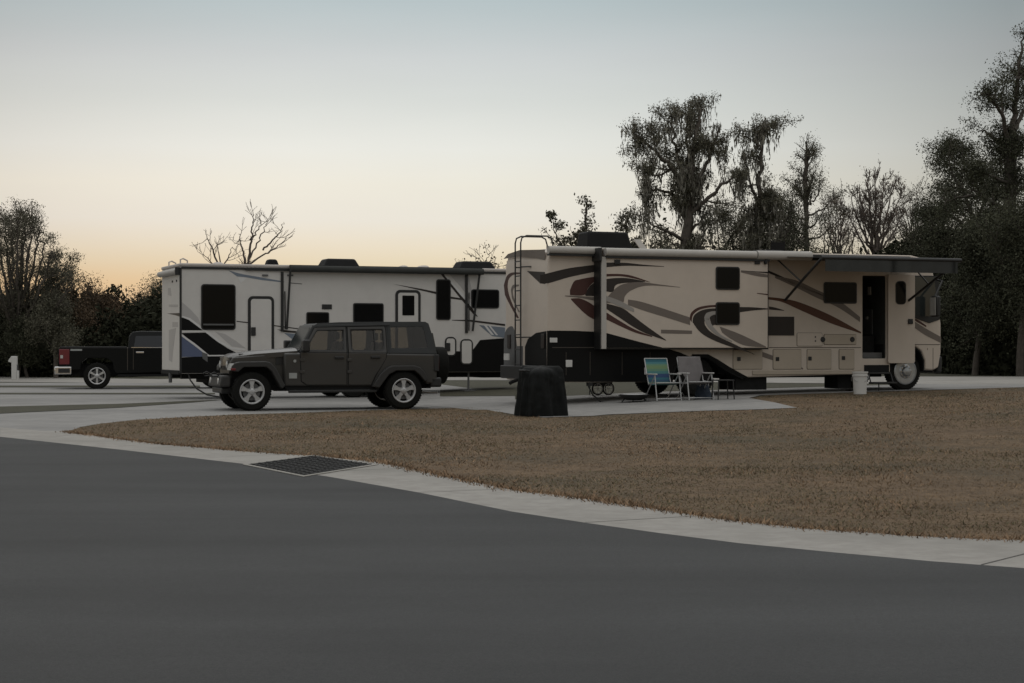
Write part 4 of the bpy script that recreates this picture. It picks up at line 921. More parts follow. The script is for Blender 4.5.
# wheels, axle, chassis, steps
zf = 0.315 + 0.44
wheel(mh, fx, zf, 0.07, 0.44, 0.26, 0.30, 'disc')
wf = wheel(mh, fx, zf, 2.43, 0.44, 0.26, 0.30, 'disc', side=1)
rx = A(698,380)[0]; zr_ = zg(*(FM.O+U*rx))+0.45
wheel(mh, rx, zr_, 0.06, 0.44, 0.26, 0.29, 'dark'); wheel(mh, rx, zr_, 2.44, 0.44, 0.26, 0.29, 'dark', side=1)
b = MB(); b.m(M_under).box(0.3,9.0,0.75,1.0,0.62,0.9); b.box(0.3,9.0,1.55,1.8,0.62,0.9); b.box(0.1,2.9,0.30,2.2,0.60,1.5); b.box(4.35,8.5,0.3,2.2,0.72,1.6); b.box(9.8,10.0,0.3,2.2,0.8,1.5)
b.tube([(rx,0.3,zr_),(rx,2.2,zr_)], 0.09, 10); b.tube([(fx,0.3,zf),(fx,2.2,zf)], 0.07, 10)
x0,z1 = A(736,378,0.1); x1,z0 = A(767,391,0.1); b.box(x0,x1,0.12,0.9,z0+0.03,z1+0.1)
x2,_ = A(838,384,0.3); x3,_ = A(851,384,0.3); b.box(x2,x3,0.3,0.9,0.36,0.73)
b.box(2.9,4.4,0.45,0.75,0.75,1.5); b.box(2.9,4.4,1.8,2.1,0.75,1.5); b.box(2.8,2.9,0.1,2.4,0.62,1.6); b.box(4.36,4.46,0.1,2.4,0.8,1.6); b.box(8.6,8.7,0.1,2.4,0.78,1.4)
b.box(2.9,4.4,0.1,2.4,1.46,1.56); b.box(8.7,9.75,0.1,2.4,1.42,1.5)
b.build('chassis', None, mh)
for arc in (arch_r, arch_f):                                   # dark liners inside the wheel arches
    b = MB(); b.m(M_under)
    cxa = sum(p[0] for p in arc)/len(arc)
    for (p, q) in zip(arc, arc[1:]):
        i0 = (p[0]+(cxa-p[0])*0.02, p[1]-0.006); i1 = (q[0]+(cxa-q[0])*0.02, q[1]-0.006)
        b.prism([i0, i1, (i1[0]+(cxa-i1[0])*0.06, i1[1]-0.03), (i0[0]+(cxa-i0[0])*0.06, i0[1]-0.03)], 0.012, 2.488)
    b.build('wheel_well', None, mh)
q0, q1 = A(864,365), A(889,376.5); MB().m(M_under).box(q0[0],q1[0],-0.006,-0.001,0.72,q0[1]).build('step_well', None, mh)
for jx in (8.0,):
    z = zg(*(FM.O + U*jx + N*0.4))
    b = MB(); b.m(M_under).tube([(jx,0.4,0.8),(jx,0.4,z+0.03)], 0.035, 8); b.box(jx-0.14,jx+0.14,0.26,0.54,z+0.012,z+0.035); b.build('levelling_jack', None, mh)
# steps below the door
st = empty('entry_step', (0,0,0), 0, mh)
xa, xb = dx0+0.02, dx1-0.02
b = MB(); b.m(M_trim).box(xa,xb,-0.22,0.05,0.70,0.74); b.box(xa,xb,-0.46,-0.2,0.48,0.52); b.build('tread', None, st, bevel=0.008)
b = MB(); b.m(M_trim)
for xx in (xa, xb): b.tube([(xx,0.15,0.72),(xx,-0.2,0.71),(xx,-0.3,0.50),(xx,-0.46,0.50)], 0.018, 6)
b.tube([(xa+0.15,-0.4,0.5),(xa+0.15,-0.4,0.32)],0.014,6); b.build('step_frame', None, st)
# ================================================================== TRAVEL TRAILER
FT = Frame(-8.4, 45.6); A = FT.at; R = FT.rear
tr = empty('travel_trailer', (FT.O.x, FT.O.y, 0.0), TH)
tag(tr, 'white travel trailer with black and blue slanted graphics and two black framed doors, behind the dark off-road car', 'trailer')
tr['label'] = 'white travel trailer with slanted black and blue graphics and two black framed doors'
M_blue = paint('blue_grey_paint', (0.10,0.12,0.19), 0.4)
M_bluel = paint('steel_blue_paint', (0.17,0.20,0.24), 0.4)
M_fade = paint('grey_fade_paint', (0.42,0.405,0.395), 0.4)
M_whl = paint('white_line_paint', (0.62,0.61,0.60), 0.4)
M_roofw = mat('roof_membrane', (0.50,0.46,0.43), 0.7, var=0.1, scale=5)
zb = 0.66; ztop = A(330,266)[1]-0.02
prof = [(0.0,zb),(0.0,ztop-0.06),(0.05,ztop),(9.3,ztop),(9.75,ztop-0.25),(10.1,2.4),(10.05,1.7),(9.5,1.05),(9.0,zb)]
MB().m(M_white).prism(prof, 0.0, 2.45).build('body', None, tr, bevel=0.03)
tb = tr.children[0]
rz = A(185,267.6)[1]
b = MB(); b.m(M_roofw).box(-0.02,9.4,-0.012,2.46,rz+0.03,ztop+0.03); b.build('roof', None, tr, bevel=0.03)
b = MB(); b.m(M_trim).box(0.02,9.4,-0.03,-0.004,rz-0.03,rz+0.028); b.build('drip_rail', None, tr)
b = MB(); b.m(M_trim).box(-0.02,0.03,-0.016,0.03,zb,rz); b.build('corner_moulding', None, tr)
def pp(l): return FT.pts(l)
b = MB()
b.m(M_blackp).prism([(0.03,zb+0.01)] + pp([(181.3,357.5),(207,356),(225,355.8),(300,355.5),(345,354),(400,353),(443,351.5),(472,351),(480,340),(505,338)]) + [(9.0,zb+0.01)], -0.004, 0.0)
b.prism(pp([(181.3,317.5),(188,318.5),(197,324.5),(204,330.3),(181.3,330.3)]), -0.004, 0.0)
b.prism(pp([(181.3,333),(205.5,332.5),(217,341.5),(228,348.5),(236,352.5),(244,354.5),(208.5,355.2),(196,345.5)]), -0.004, 0.0)
b.m(M_blue).prism(pp([(181.3,336.2),(192,344),(203,352.5),(205.5,356.5),(181.3,357)]), -0.0042, 0.0)
b.m(M_whl).prism(pp([(181.3,315.5),(190,318),(206,330),(220,341),(232,347.5),(245,349.3),(245,350.6),(231,349),(219,342.8),(205,332),(189,320),(181.3,317)]), -0.006, 0.0)
b.prism(pp([(181.3,334),(195,343.5),(209,355),(245,354.8),(245,356),(208,356.3),(194,345.3),(181.3,336)]), -0.006, 0.0)
b.prism(pp([(181.3,331),(207,330.8),(207,331.8),(181.3,332)]), -0.0055, 0.0)
b.m(M_grey).prism(pp([(202,352),(207.5,354),(207.5,362),(202.5,358.5)]), -0.007, 0.0)
b.m(M_fade).prism(pp([(182,302),(190,309),(198,317.5),(203,329),(182,316)]), -0.003, 0.0)
b.prism(pp([(215,331.5),(225,334),(236,341),(246,348.5),(232,346.5)]), -0.003, 0.0)
b.m(M_bluel).prism(pp(curve([(228,270),(240,273.6),(260,277.2),(284,281.5)],4) + curve([(284,282.4),(262,280),(246,277.3),(237,276.4)],4)), -0.004, 0.0)
b.m(M_whl).prism(pp([(237.5,277),(247,278),(241,283)]), -0.0045, 0.0)
b.m(M_grey).prism(pp([(290,282.5),(302,283.6),(302,284.3),(290,283.4)]), -0.004, 0.0)
b.m(M_char).prism(pp([(236.5,320.8),(270,324.6),(304,329),(304,330),(270,325.6),(236.5,321.8)]), -0.004, 0.0)
b.prism(pp([(277,329.3),(300,331.5),(300,333.2),(284,332.3)]), -0.0045, 0.0)
b.m(M_bluel).prism(pp([(284,333),(300,334),(300,340),(292,339)]), -0.004, 0.0)
b.m(M_char).prism(pp([(393,284),(420,288.6),(436,291.8),(436,294),(418,289.8)]), -0.004, 0.0)
b.prism(pp([(450,296.5),(463,298.5),(463,300.2),(450,298.6)]), -0.004, 0.0)
b.m(M_fade).prism(pp([(448,272.8),(468,273.2),(474,300),(470,299),(460,286)]), -0.003, 0.0)
b.m(M_char).prism(pp([(439.5,272.6),(442.5,272.6),(458,291),(470,305),(478,317),(474,315),(458,295.5)]), -0.005, 0.0)
b.m(M_whl).prism(pp([(444,275),(446,275),(462,293),(473,306),(473,309),(460,294.5)]), -0.006, 0.0)
b.m(M_char).prism(pp([(452,319.8),(470,319.8),(505,324),(505,326),(470,321.5),(452,320.4)]), -0.005, 0.0)
b.m(M_bluel).prism(pp([(479,325),(505,327.5),(505,338),(492,336)]), -0.004, 0.0)
b.m(M_whl).prism(pp([(484,325.5),(486.5,325.5),(494,335),(491.5,335)]), -0.006, 0.0); b.prism(pp([(488.5,325.8),(490.5,326),(498,335.2),(496,335.2)]), -0.006, 0.0)
b.build('painted_stripe', None, tb)
def win(px, r=0.06, parent=None, m=None, name='window', fr=0.03):
    (x0, z1), (x1, z0) = A(px[0], px[1]), A(px[2], px[3])
    f = MB().m(M_trim).prism(rrect(x0,x1,z0,z1,r), -0.022, -0.0065).build(name, None, parent or tr, bevel=0.004)
    MB().m(m or M_glass).prism(rrect(x0+fr,x1-fr,z0+fr,z1-fr,max(r-fr*0.6,0.012)), -0.026, -0.0225).build('pane', None, f); return f
w = win((201,284,235.5,330), 0.08)
x0,z0 = A(203,324.5); x1,_ = A(233.5,324); MB().m(M_grey).box(x0,x1,-0.032,-0.0265,z0-0.02,z0+0.02).build('window_rail', None, w)
win((306.2,312,329,330), 0.05); win((353,303,383.5,325), 0.05); win((436,279.2,450.6,320), 0.07); win((471,289.2,499,308.5), 0.07)
(x0,z1),(x1,z0) = A(321.8,304.3), A(331.8,309.3); MB().m(M_trim).box(x0,x1,-0.02,-0.0065,z0,z1).build('vent', None, tr, bevel=0.008)
for px in (262, 287):
    (x0,z1),(x1,z0) = A(px,274.4), A(px+6,276.2); MB().m(M_grey).box(x0,x1,-0.03,-0.0065,z0,z1).build('marker_lamp', None, tr)
def door(px, zbot, window=None, handle=None, thick=0.075):
    (x0, z1), (x1, _) = A(px[0], px[1]), A(px[2], px[1])
    f = MB().m(M_trim).prism(rrect(x0,x1,zbot,z1,0.13), -0.02, -0.0065).build('door_frame', None, tr, bevel=0.004)
    p = MB().m(M_white).prism(rrect(x0+thick,x1-thick,zbot+thick,z1-thick,0.07), -0.028, -0.0205).build('door_leaf', None, f)
    if window:
        (a, z3), (c, z2) = A(window[0],window[1]), A(window[2],window[3]); MB().m(M_glass).prism(rrect(a,c,z2,z3,0.02), -0.034, -0.0285).build('door_window', None, f)
    if handle:
        q = A(*handle); MB().m(M_trim).box(q[0]-0.06,q[0]+0.06,-0.06,-0.0285,q[1]-0.11,q[1]+0.11).build('handle', None, f, bevel=0.01)
door((247.8,296,274,296), 1.02, None, (253,331.5))
door((395.2,289.8,420.5,289.8), 0.98, (402,295.5,414,315.5))
door((444.7,336.8,456.2,336.8), A(450,356.5)[1], None, (447.5,347), 0.045); door((460,339,472.8,339), A(466,365)[1], None, None, 0.045)
# rear wall markings and fittings (far left end)
b = MB()
def rp(m, l, d=0.004): b.m(m).prism_x([R(x, y) for x, y in l], -d, 0.0005)
rp(M_fade, [(168,288),(170.5,288),(171.5,296),(168,295)]); rp(M_fade, [(169,304.5),(178,304.5),(178,307),(169,307)])
rp(M_char, [(167,313.5),(179.5,313),(179.5,316.5),(175,315)]); rp(M_fade, [(169,330),(176,328),(173,350),(172,362),(169,360)]); rp(M_fade, [(172.5,322),(178,322),(178,327),(172.5,327)])
b.build('painted_rear', None, tb)
zq = R(170,277)[1]
MB().m(M_awnl).tube([(-0.07,0.06,zq+0.10),(-0.07,2.40,zq+0.10)], 0.075, 12).build('rear_awning_roller', None, tr)
b = MB(); b.m(M_trim).box(-0.13,-0.004,0.01,0.05,zq+0.0,zq+0.2); b.build('roller_bracket', None, tr)
for t in (0.45, 1.0):
    MB().m(M_trim).lathe([(0.001,-0.02),(0.03,-0.02),(0.03,-0.004)], (0,t,R(170,282)[1]), 'x', 10).build('rear_lamp', None, tr)
b = MB(); b.m(M_under).box(-0.035,-0.006,0.05,2.4,zb-0.03,zb+0.08); b.build('rear_bumper', None, tr, bevel=0.02)
for t in (1.2,):
    b = MB(); b.m(M_grey).tube([(-0.02,t,zb),(-0.02,t,zb-0.25)],0.045,8); b.build('stabiliser', None, tr)
for t in (0.5, 2.0):
    b = MB(); b.m(M_roofw); b.tube([(0.1,t,ztop),(0.1,t,ztop+0.14),(0.18,t+0.05,ztop+0.17),(0.3,t+0.1,ztop+0.12),(0.3,t+0.1,ztop)], 0.02, 6); b.build('grab_hook', None, tr)
# side awning rolled up, folded arms
za = A(380,270.3)[1]
x0,x1 = A(289,270)[0], A(481,270)[0]
aw2 = empty('side_awning', (0,0,0), 0, tr)
MB().m(M_awn).tube([(x0,-0.16,za),(x1,-0.16,za)], 0.085, 14).build('roller', None, aw2)
b = MB(); b.m(M_trim).box(A(245,270)[0],x0,-0.05,-0.031,rz-0.05,rz+0.0); b.box(x0,x1,-0.1,-0.031,za+0.03,za+0.1); b.build('awning_rail', None, aw2)
for pa, pb, pc in (((282,272),(283,331.5),(288.5,272)),((466.2,274),(466.6,333),(478,274))):
    a = A(*pa); c = A(*pb); e2 = A(pc[0],pc[1],-0.12)
    b = MB(); b.m(M_trim); b.prism([(a[0]-0.035,c[1]),(a[0]+0.035,c[1]),(a[0]+0.035,a[1]),(a[0]-0.035,a[1])],-0.04,-0.007)
    b.tube([(c[0]+0.08 if pa[0]<300 else e2[0]-0.14,-0.08,c[1]+0.05),(e2[0]+0.05,-0.13,za)],0.03,6)
    b.tube([(c[0]+0.05,-0.05,c[1]+0.06),(a[0]+0.06,-0.06,a[1]-0.5)],0.016,6)
    b.build('awning_arm', None, aw2)
# roof fittings
def shroud2(pa, pb, t0, t1, h, name, m=M_acb, tp=0.12):
    x0 = A(pa,260,t0)[0]; x1 = A(pb,260,t0)[0]; z0 = ztop+0.02
    MB().m(m).loft([(x0,t0,z0),(x1,t0,z0),(x1,t1,z0),(x0,t1,z0)], [(x0+tp,t0+tp,z0+h),(x1-tp,t0+tp,z0+h),(x1-tp,t1-tp,z0+h),(x0+tp,t1-tp,z0+h)]).build(name, None, tr, bevel=0.05, seg=3)
shroud2(324,361,0.7,1.5,0.24,'air_conditioner'); shroud2(460,497,0.7,1.5,0.24,'air_conditioner'); shroud2(267,280,0.9,1.3,0.20,'air_conditioner',M_acb,0.06)
shroud2(213,226,0.9,1.3,0.10,'roof_vent',M_roofw,0.08); shroud2(400,411,0.9,1.3,0.10,'roof_vent',M_roofw,0.08); shroud2(420,432,0.9,1.4,0.11,'roof_vent',M_roofw,0.08)
# running gear
b = MB(); b.m(M_under).box(0.1,9.3,0.35,0.55,zb-0.14,zb); b.box(0.1,9.3,1.9,2.1,zb-0.14,zb); b.box(0.8,1.6,0.5,1.9,zb-0.25,zb); b.box(8.4,9.6,0.5,1.9,0.5,1.3); b.build('chassis', None, tr)
for xx in (4.6, 5.55):
    for t, sd_ in ((0.06,-1),(2.40,1)): wheel(tr, xx, zg(*(FT.O+U*xx))+0.37, t, 0.37, 0.24, 0.2, 'steel', side=sd_)
q = A(470,387); qz = zg(*(FT.O + U*q[0]))
b = MB(); b.m(M_grey).tube([(q[0],0.12,0.85),(q[0],0.12,qz+0.03)],0.03,8); b.box(q[0]-0.17,q[0]+0.17,-0.02,0.26,qz+0.012,qz+0.04); b.build('landing_jack', None, tr)
b = MB(); b.m(M_trim); x_,z_ = A(188,372)
b.tube(curve([(x_,0.1,z_+0.05),(x_+0.1,0.0,0.45),(x_+0.35,-0.1,0.2),(x_+0.6,-0.2,0.08),(x_+0.9,0.0,0.05),(x_+1.3,0.3,0.1)],5) if False else [(x_,0.1,0.75),(x_+0.06,0.02,0.5),(x_+0.2,-0.1,0.28),(x_+0.45,-0.2,0.12),(x_+0.8,-0.2,0.06),(x_+1.2,0.1,0.09),(x_+1.5,0.3,0.3),(x_+1.6,0.4,0.6)], 0.02, 6)
b.build('power_cord', None, tr)
# ================================================================== OFF-ROAD CAR
FJ = Frame(-5.92, 37.1, 0.0, math.radians(18.0)); A = FJ.at
jp = empty('off_road_car', (FJ.O.x, FJ.O.y, 0.0), FJ.th)
tag(jp, 'dark grey boxy four door off-road car with a hard top and rear spare tyre', 'car')
M_body = paint('dark_grey_metallic', (0.042,0.040,0.037), 0.34, 0.2, 0.06, 0.36)
M_top = mat('hardtop_plastic', (0.027,0.029,0.0295), 0.6, var=0.12, scale=5, spec=0.35)
M_flare = mat('flare_plastic', (0.030,0.029,0.028), 0.55, var=0.1, scale=8, spec=0.35)
M_jglass = mat('tinted_glass', (0.042,0.038,0.032), 0.06, var=0.25, scale=1.0, spec=0.45)
M_badge = mat('badge_silver', (0.30,0.31,0.30), 0.4, var=0.1)
def bool_cut(o, cutter):
    md = o.modifiers.new('cut', 'BOOLEAN'); md.operation = 'DIFFERENCE'; md.object = cutter; md.solver = 'EXACT'
    keep = [m for m in o.modifiers if m != md]; 
    for m in keep: m.show_viewport = False
    d_ = bpy.context.evaluated_depsgraph_get(); d_.update()
    me_ = bpy.data.meshes.new_from_object(o.evaluated_get(d_)); o.modifiers.remove(md); o.data = me_
    for m in keep: m.show_viewport = True
def tinted(name, T, spec):
    m = bpy.data.materials.new(name); m.use_nodes = True; t = m.node_tree; t.nodes.clear()
    out = t.nodes.new('ShaderNodeOutputMaterial'); mx = t.nodes.new('ShaderNodeMixShader'); fr = t.nodes.new('ShaderNodeFresnel'); fr.inputs[0].default_value = 1.5
    tr_ = t.nodes.new('ShaderNodeBsdfTransparent'); gl = t.nodes.new('ShaderNodeBsdfGlossy'); gl.inputs['Roughness'].default_value = 0.03
    tc_ = t.nodes.new('ShaderNodeTexCoord'); nz = t.nodes.new('ShaderNodeTexNoise'); nz.inputs['Scale'].default_value = 1.5; t.links.new(tc_.outputs['Object'], nz.inputs['Vector'])
    mr = t.nodes.new('ShaderNodeMapRange'); t.links.new(nz.outputs[0], mr.inputs[0]); mr.inputs[3].default_value = 0.92; mr.inputs[4].default_value = 1.08
    sc_ = t.nodes.new('ShaderNodeVectorMath'); sc_.operation = 'SCALE'; sc_.inputs[0].default_value = T; t.links.new(mr.outputs[0], sc_.inputs['Scale']); t.links.new(sc_.outputs[0], tr_.inputs[0])
    t.links.new(fr.outputs[0], mx.inputs[0]); t.links.new(tr_.outputs[0], mx.inputs[1]); t.links.new(gl.outputs[0], mx.inputs[2]); t.links.new(mx.outputs[0], out.inputs[0]); return m
M_pane = tinted('tinted_pane', (0.64,0.61,0.56), 0.5)
def jpts(l, t=0.1): return FJ.pts(l, t)
YB0, YB1 = 0.10, 1.80
MID = (YB0+YB1)/2
zbelt = A(360,352.5,0.1)[1]; zroof = A(370,321.8,0.25)[1]
def ti(x, z): return YB0 + 0.012 + max(0, (z-zbelt))*0.16/(zroof-zbelt)
def to(x, z): return YB0+YB1 - ti(x, z)
# tub below the belt line
tub = jpts([(284,353),(284,386.5),(380,387),(385,380),(391,372.5),(398,369.5),(415,369.5),(421,373),(426,384),(437,383.5),(437.5,353.8),(360,352.6)])
MB().m(M_body).prism(tub, YB0, YB1).build('body', None, jp, bevel=0.045, seg=4)
clip = jpts([(230.5,370),(230.5,361.5),(233,357.5),(284.5,353.5),(284.5,386),(281,386),(274,370),(268,366),(243,366),(238,370)], 0.24)
MB().m(M_body).prism(clip, 0.24, YB0+YB1-0.24).build('front_clip', None, jp, bevel=0.02)
# hood: crowned, narrower at the nose
hs = [(229.5,362.5,0.36),(230.6,357.6,0.34),(236,354.8,0.32),(255,352.1,0.27),(280,350.2,0.20),(297.5,348.9,0.15)]
b = MB(); b.m(M_body); rings = []
for px, py, t in hs:
    x, z = A(px, py, t); ring = []
    for k in range(11):
        u = k/10; y = t + (YB0+YB1-2*t)*u; cz = 0.045*(1-abs(2*u-1)**3) - (0.0 if 0.02 < u < 0.98 else 0.02)
        ring.append((x - 0.05*(1-abs(2*u-1)**2)*(1 if px < 240 else 0), y, z + cz - 0.02))
    rings.append(ring)
vs_ = [[b.bm.verts.new(p) for p in r] for r in rings]; lo_ = [[b.bm.verts.new((p[0], p[1], p[2]-0.10)) for p in r] for r in rings]
n_ = len(rings)
for i in range(n_-1):
    for k in range(10): b.face([vs_[i][k],vs_[i][k+1],vs_[i+1][k+1],vs_[i+1][k]]); b.face([lo_[i][k],lo_[i+1][k],lo_[i+1][k+1],lo_[i][k+1]])
    b.face([vs_[i][0],vs_[i+1][0],lo_[i+1][0],lo_[i][0]]); b.face([vs_[i][10],lo_[i][10],lo_[i+1][10],vs_[i+1][10]])
for r in (0, n_-1):
    for k in range(10): b.face([vs_[r][k],vs_[r][k+1],lo_[r][k+1],lo_[r][k]])
b.build('hood', None, jp, angle=40)
for t in (0.42, YB0+YB1-0.42):
    x, z = A(240,356,t); MB().m(M_trim).box(x-0.03,x+0.07,t-0.02,t+0.02,z+0.0,z+0.05).build('hood_latch', None, jp, bevel=0.008)
# grille with seven slots, lamps
gx, gz1 = A(230.3,358.5,0.36); gz0 = A(230.3,374,0.36)[1]
g = MB(); g.m(M_body).box(gx-0.03,gx+0.05,0.34,YB0+YB1-0.34,gz0,gz1+0.03); g = g.build('grille', None, jp, bevel=0.015)
b = MB(); b.m(M_trim)
for k in range(7): y = MID + (k-3)*0.105; b.box(gx-0.036,gx-0.0305,y-0.03,y+0.03,gz0+0.08,gz1-0.05)
b.build('grille_slot', None, g)
for y in (0.49, YB0+YB1-0.49):
    hl = MB().m(M_trim).lathe([(0.001,-0.05),(0.10,-0.05),(0.10,-0.0305)], (gx,y,gz1-0.13), 'x', 24).build('headlight', None, jp)
    MB().m(M_lens).lathe([(0.001,-0.072),(0.05,-0.066),(0.085,-0.0505)], (gx,y,gz1-0.13), 'x', 24).build('lens', None, hl)
# fender flares
def flare(l, t0, t1, name='fender_flare'):
    MB().m(M_flare).prism(jpts(l, t0), t0, t1).build(name, None, jp, bevel=0.02, seg=3)
    MB().m(M_flare).prism(jpts(l, t0), YB0+YB1-t1, YB0+YB1-t0).build(name, None, jp, bevel=0.02, seg=3)
flare([(231.2,371),(231.5,366.5),(234,363.4),(240,361.8),(266,361.3),(271,362.6),(276,368),(285.5,385.5),(282.5,389),(280,386.5),(271.5,371),(266.5,367),(244,367.2),(238.5,372)], -0.045, 0.30)
flare([(372.5,386.8),(381,373.5),(388,367.4),(393,365.6),(414,365.4),(420,367),(424.5,371.5),(428.8,380),(425,381.5),(420,375),(414.5,370.6),(396.5,370.8),(389.5,374.5),(379.5,388)], -0.035, 0.14)
q = A(233.3,369.3,-0.05); MB().m(M_red).box(q[0]-0.05,q[0]+0.05,-0.056,-0.03,q[1]-0.025,q[1]+0.025).build('side_marker', None, jp, bevel=0.006)
q = A(230.5,366,0.02); MB().m(M_lens).loft([(q[0]-0.035,-0.02,q[1]-0.09),(q[0]+0.02,-0.04,q[1]-0.09),(q[0]+0.06,-0.04,q[1]+0.05),(q[0]+0.0,-0.02,q[1]+0.05)],[(q[0]-0.04,0.26,q[1]-0.09),(q[0]+0.02,0.26,q[1]-0.09),(q[0]+0.06,0.26,q[1]+0.05),(q[0]+0.0,0.26,q[1]+0.05)]).build('turn_lamp', None, jp, bevel=0.008)
# greenhouse and hard top
gh = jpts([(299.5,352.8),(300.5,350),(306,340),(313.5,326.2),(318.5,323.2),(340,322.1),(380,321.7),(426.5,321.6),(429.8,323.4),(432,332),(436.5,353.8),(360,352.8)], 0.16)
fw = [(307.2,349.8),(311,341.5),(317.4,331.2),(319,330.5),(343.2,330.3),(343.2,349.9)]; rw_ = [(352,330.2),(382.3,329.9),(383,331),(383.2,347.5),(381,350),(353.5,350),(352,348.5)]
qw = [(391.5,327.6),(392.5,326.9),(423,326.6),(424.2,327.4),(427.4,346.5),(426.5,348),(392.6,348.3),(391.5,347.5)]
ht = MB().m(M_top).prism(gh, ti, to).build('hard_top', None, jp)
gxc = sum(p[0] for p in gh)/len(gh); gzc = sum(p[1] for p in gh)/len(gh)
inner = MB().m(M_under).prism([(gxc+(x-gxc)*0.955, gzc+(z-gzc)*0.86) for x, z in gh], lambda x, z: ti(x, z)+0.06, lambda x, z: to(x, z)-0.06).build('cutter'); inner.parent = jp
cw = MB().m(M_top)
for l_ in (fw, rw_, qw): cw.prism(jpts(l_, 0.15), -0.6, 2.5)
cutw = cw.build('cutter'); cutw.parent = jp
bool_cut(ht, inner); bool_cut(ht, cutw)
bv = ht.modifiers.new('bevel', 'BEVEL'); bv.width = 0.045; bv.segments = 4; bv.limit_method = 'ANGLE'; bv.angle_limit = math.radians(35)
# seats seen through the glass
for px_, zt, hh in ((337,341,0.62),(376,342,0.60)):
    for y_ in ((0.36,0.80),(1.10,1.54)) :
        q = A(px_, zt, 0.6); sb = MB().m(M_trim); sb.loft([(q[0]-0.02,y_[0],q[1]-hh),(q[0]+0.14,y_[0],q[1]-hh),(q[0]+0.14,y_[1],q[1]-hh),(q[0]-0.02,y_[1],q[1]-hh)],[(q[0]+0.10,y_[0]+0.04,q[1]),(q[0]+0.20,y_[0]+0.04,q[1]),(q[0]+0.20,y_[1]-0.04,q[1]),(q[0]+0.10,y_[1]-0.04,q[1])])
        sb.box(q[0]+0.11,q[0]+0.20,y_[0]+0.10,y_[1]-0.10,q[1]+0.03,q[1]+0.20); sb.build('seat', None, jp, bevel=0.03)
tip = lambda d: (lambda x, z: ti(x, z) - d)
b = MB(); b.m(M_top)                                           # roof drip edge
b.prism(jpts([(316,326.6),(319,324.6),(390,323.6),(390,325.4),(346,326.4),(319,327.2)], 0.2), tip(0.03), tip(0.0)); b.build('drip_edge', None, jp, bevel=0.006)
def panel(name, l, m, d0, d1, t=0.13, parent=jp, bevel=0.006, below=False):
    f0 = (lambda x, z: YB0-d1) if below else tip(d1); f1 = (lambda x, z: YB0-d0) if below else tip(d0)
    return MB().m(m).prism(jpts(l, t), f0, f1).build(name, None, parent, bevel=bevel)
def mirror_panel(name, l, m, d0, d1, t=0.13, below=False):
    g0 = (lambda x, z: YB1+d0) if below else (lambda x, z: to(x, z)+d0); g1 = (lambda x, z: YB1+d1) if below else (lambda x, z: to(x, z)+d1)
    return MB().m(m).prism(jpts(l, t), g0, g1).build(name, None, jp, bevel=0.006)
fd_lo = [(300.5,352.6),(346.6,353),(346.6,384.8),(307,384.8),(301.5,381)]; rd_lo = [(348.6,353),(386.2,353.3),(386,358),(381,367),(375.5,375),(371,384.8),(348.6,384.8)]
fd_up = [(302,352),(308,341),(315,328.6),(318,327.2),(346.4,326.8),(346.4,352.6)]; rd_up = [(348.4,326.8),(385.4,326.2),(386.2,330),(386.4,352.9),(348.4,352.7)]
for lo_l, up_l, wl, hpx in ((fd_lo, fd_up, fw, (339.8,357.6)), (rd_lo, rd_up, rw_, (376,357.2))):
    for nm_, l_, bl_ in (('door_gap', lo_l, True), ('frame_gap', up_l, False)):
        mx_ = sum(p[0] for p in l_)/len(l_); my_ = sum(p[1] for p in l_)/len(l_); pg_ = panel(nm_, [(p[0]+(0.7 if p[0] > mx_ else -0.7), p[1]+(0.6 if p[1] > my_ else -0.5)) for p in l_], M_under, 0.0005 if bl_ else 0.001, 0.002 if bl_ else 0.003, 0.1 if bl_ else 0.14, below=bl_, bevel=0)
        if not bl_: bool_cut(pg_, cutw)
    d = panel('door', lo_l, M_body, 0.0, 0.012, 0.1, below=True, bevel=0.01)
    u = panel('door_frame', up_l, M_body, 0.002, 0.016, 0.14, parent=d); bool_cut(u, cutw); wn_ = panel('window', wl, M_pane, 0.003, 0.0042, 0.15, parent=d, bevel=0.0)
    cx_ = sum(p[0] for p in wl)/len(wl); cy_ = sum(p[1] for p in wl)/len(wl); gk_ = panel('gasket', [(cx_+(p[0]-cx_)*1.075, cy_+(p[1]-cy_)*1.11) for p in wl], M_trim, 0.0165, 0.0195, 0.15, parent=d, bevel=0.0); bool_cut(gk_, cutw)
    q = A(hpx[0], hpx[1], 0.08); MB().m(M_trim).box(q[0]-0.11,q[0]+0.09,YB0-0.045,YB0-0.0125,q[1]-0.03,q[1]+0.03).build('handle', None, d, bevel=0.012)
    mirror_panel('door', lo_l, M_body, 0.0, 0.012, 0.1, True); mf_ = mirror_panel('door_frame', up_l, M_body, 0.002, 0.016, 0.14); bool_cut(mf_, cutw); mirror_panel('window', wl, M_pane, 0.003, 0.0042, 0.15)
for px, py in ((302.3,360),(302.3,372),(349.6,360),(349.6,372)):
    q = A(px, py, 0.08); MB().m(M_body).box(q[0]-0.05,q[0]+0.05,YB0-0.028,YB0-0.0125,q[1]-0.03,q[1]+0.03).build('hinge', None, jp, bevel=0.008)
MB().m(M_trim).prism(jpts([(374,330.2),(375,330.2),(375.4,350),(374.4,350)],0.15), tip(0.026), tip(0.0205)).build('window_divider', None, jp)
panel('quarter_window', qw, M_pane, -0.012, -0.010, 0.15, bevel=0); mirror_panel('quarter_window', qw, M_pane, -0.012, -0.010, 0.15)
bpy.data.objects.remove(cutw); bpy.data.objects.remove(inner)
MB().m(M_top).prism(jpts([(388.3,326.2),(389.2,326.2),(389.8,353),(388.8,353)],0.15), tip(0.01), tip(0.0)).build('top_seam', None, jp)
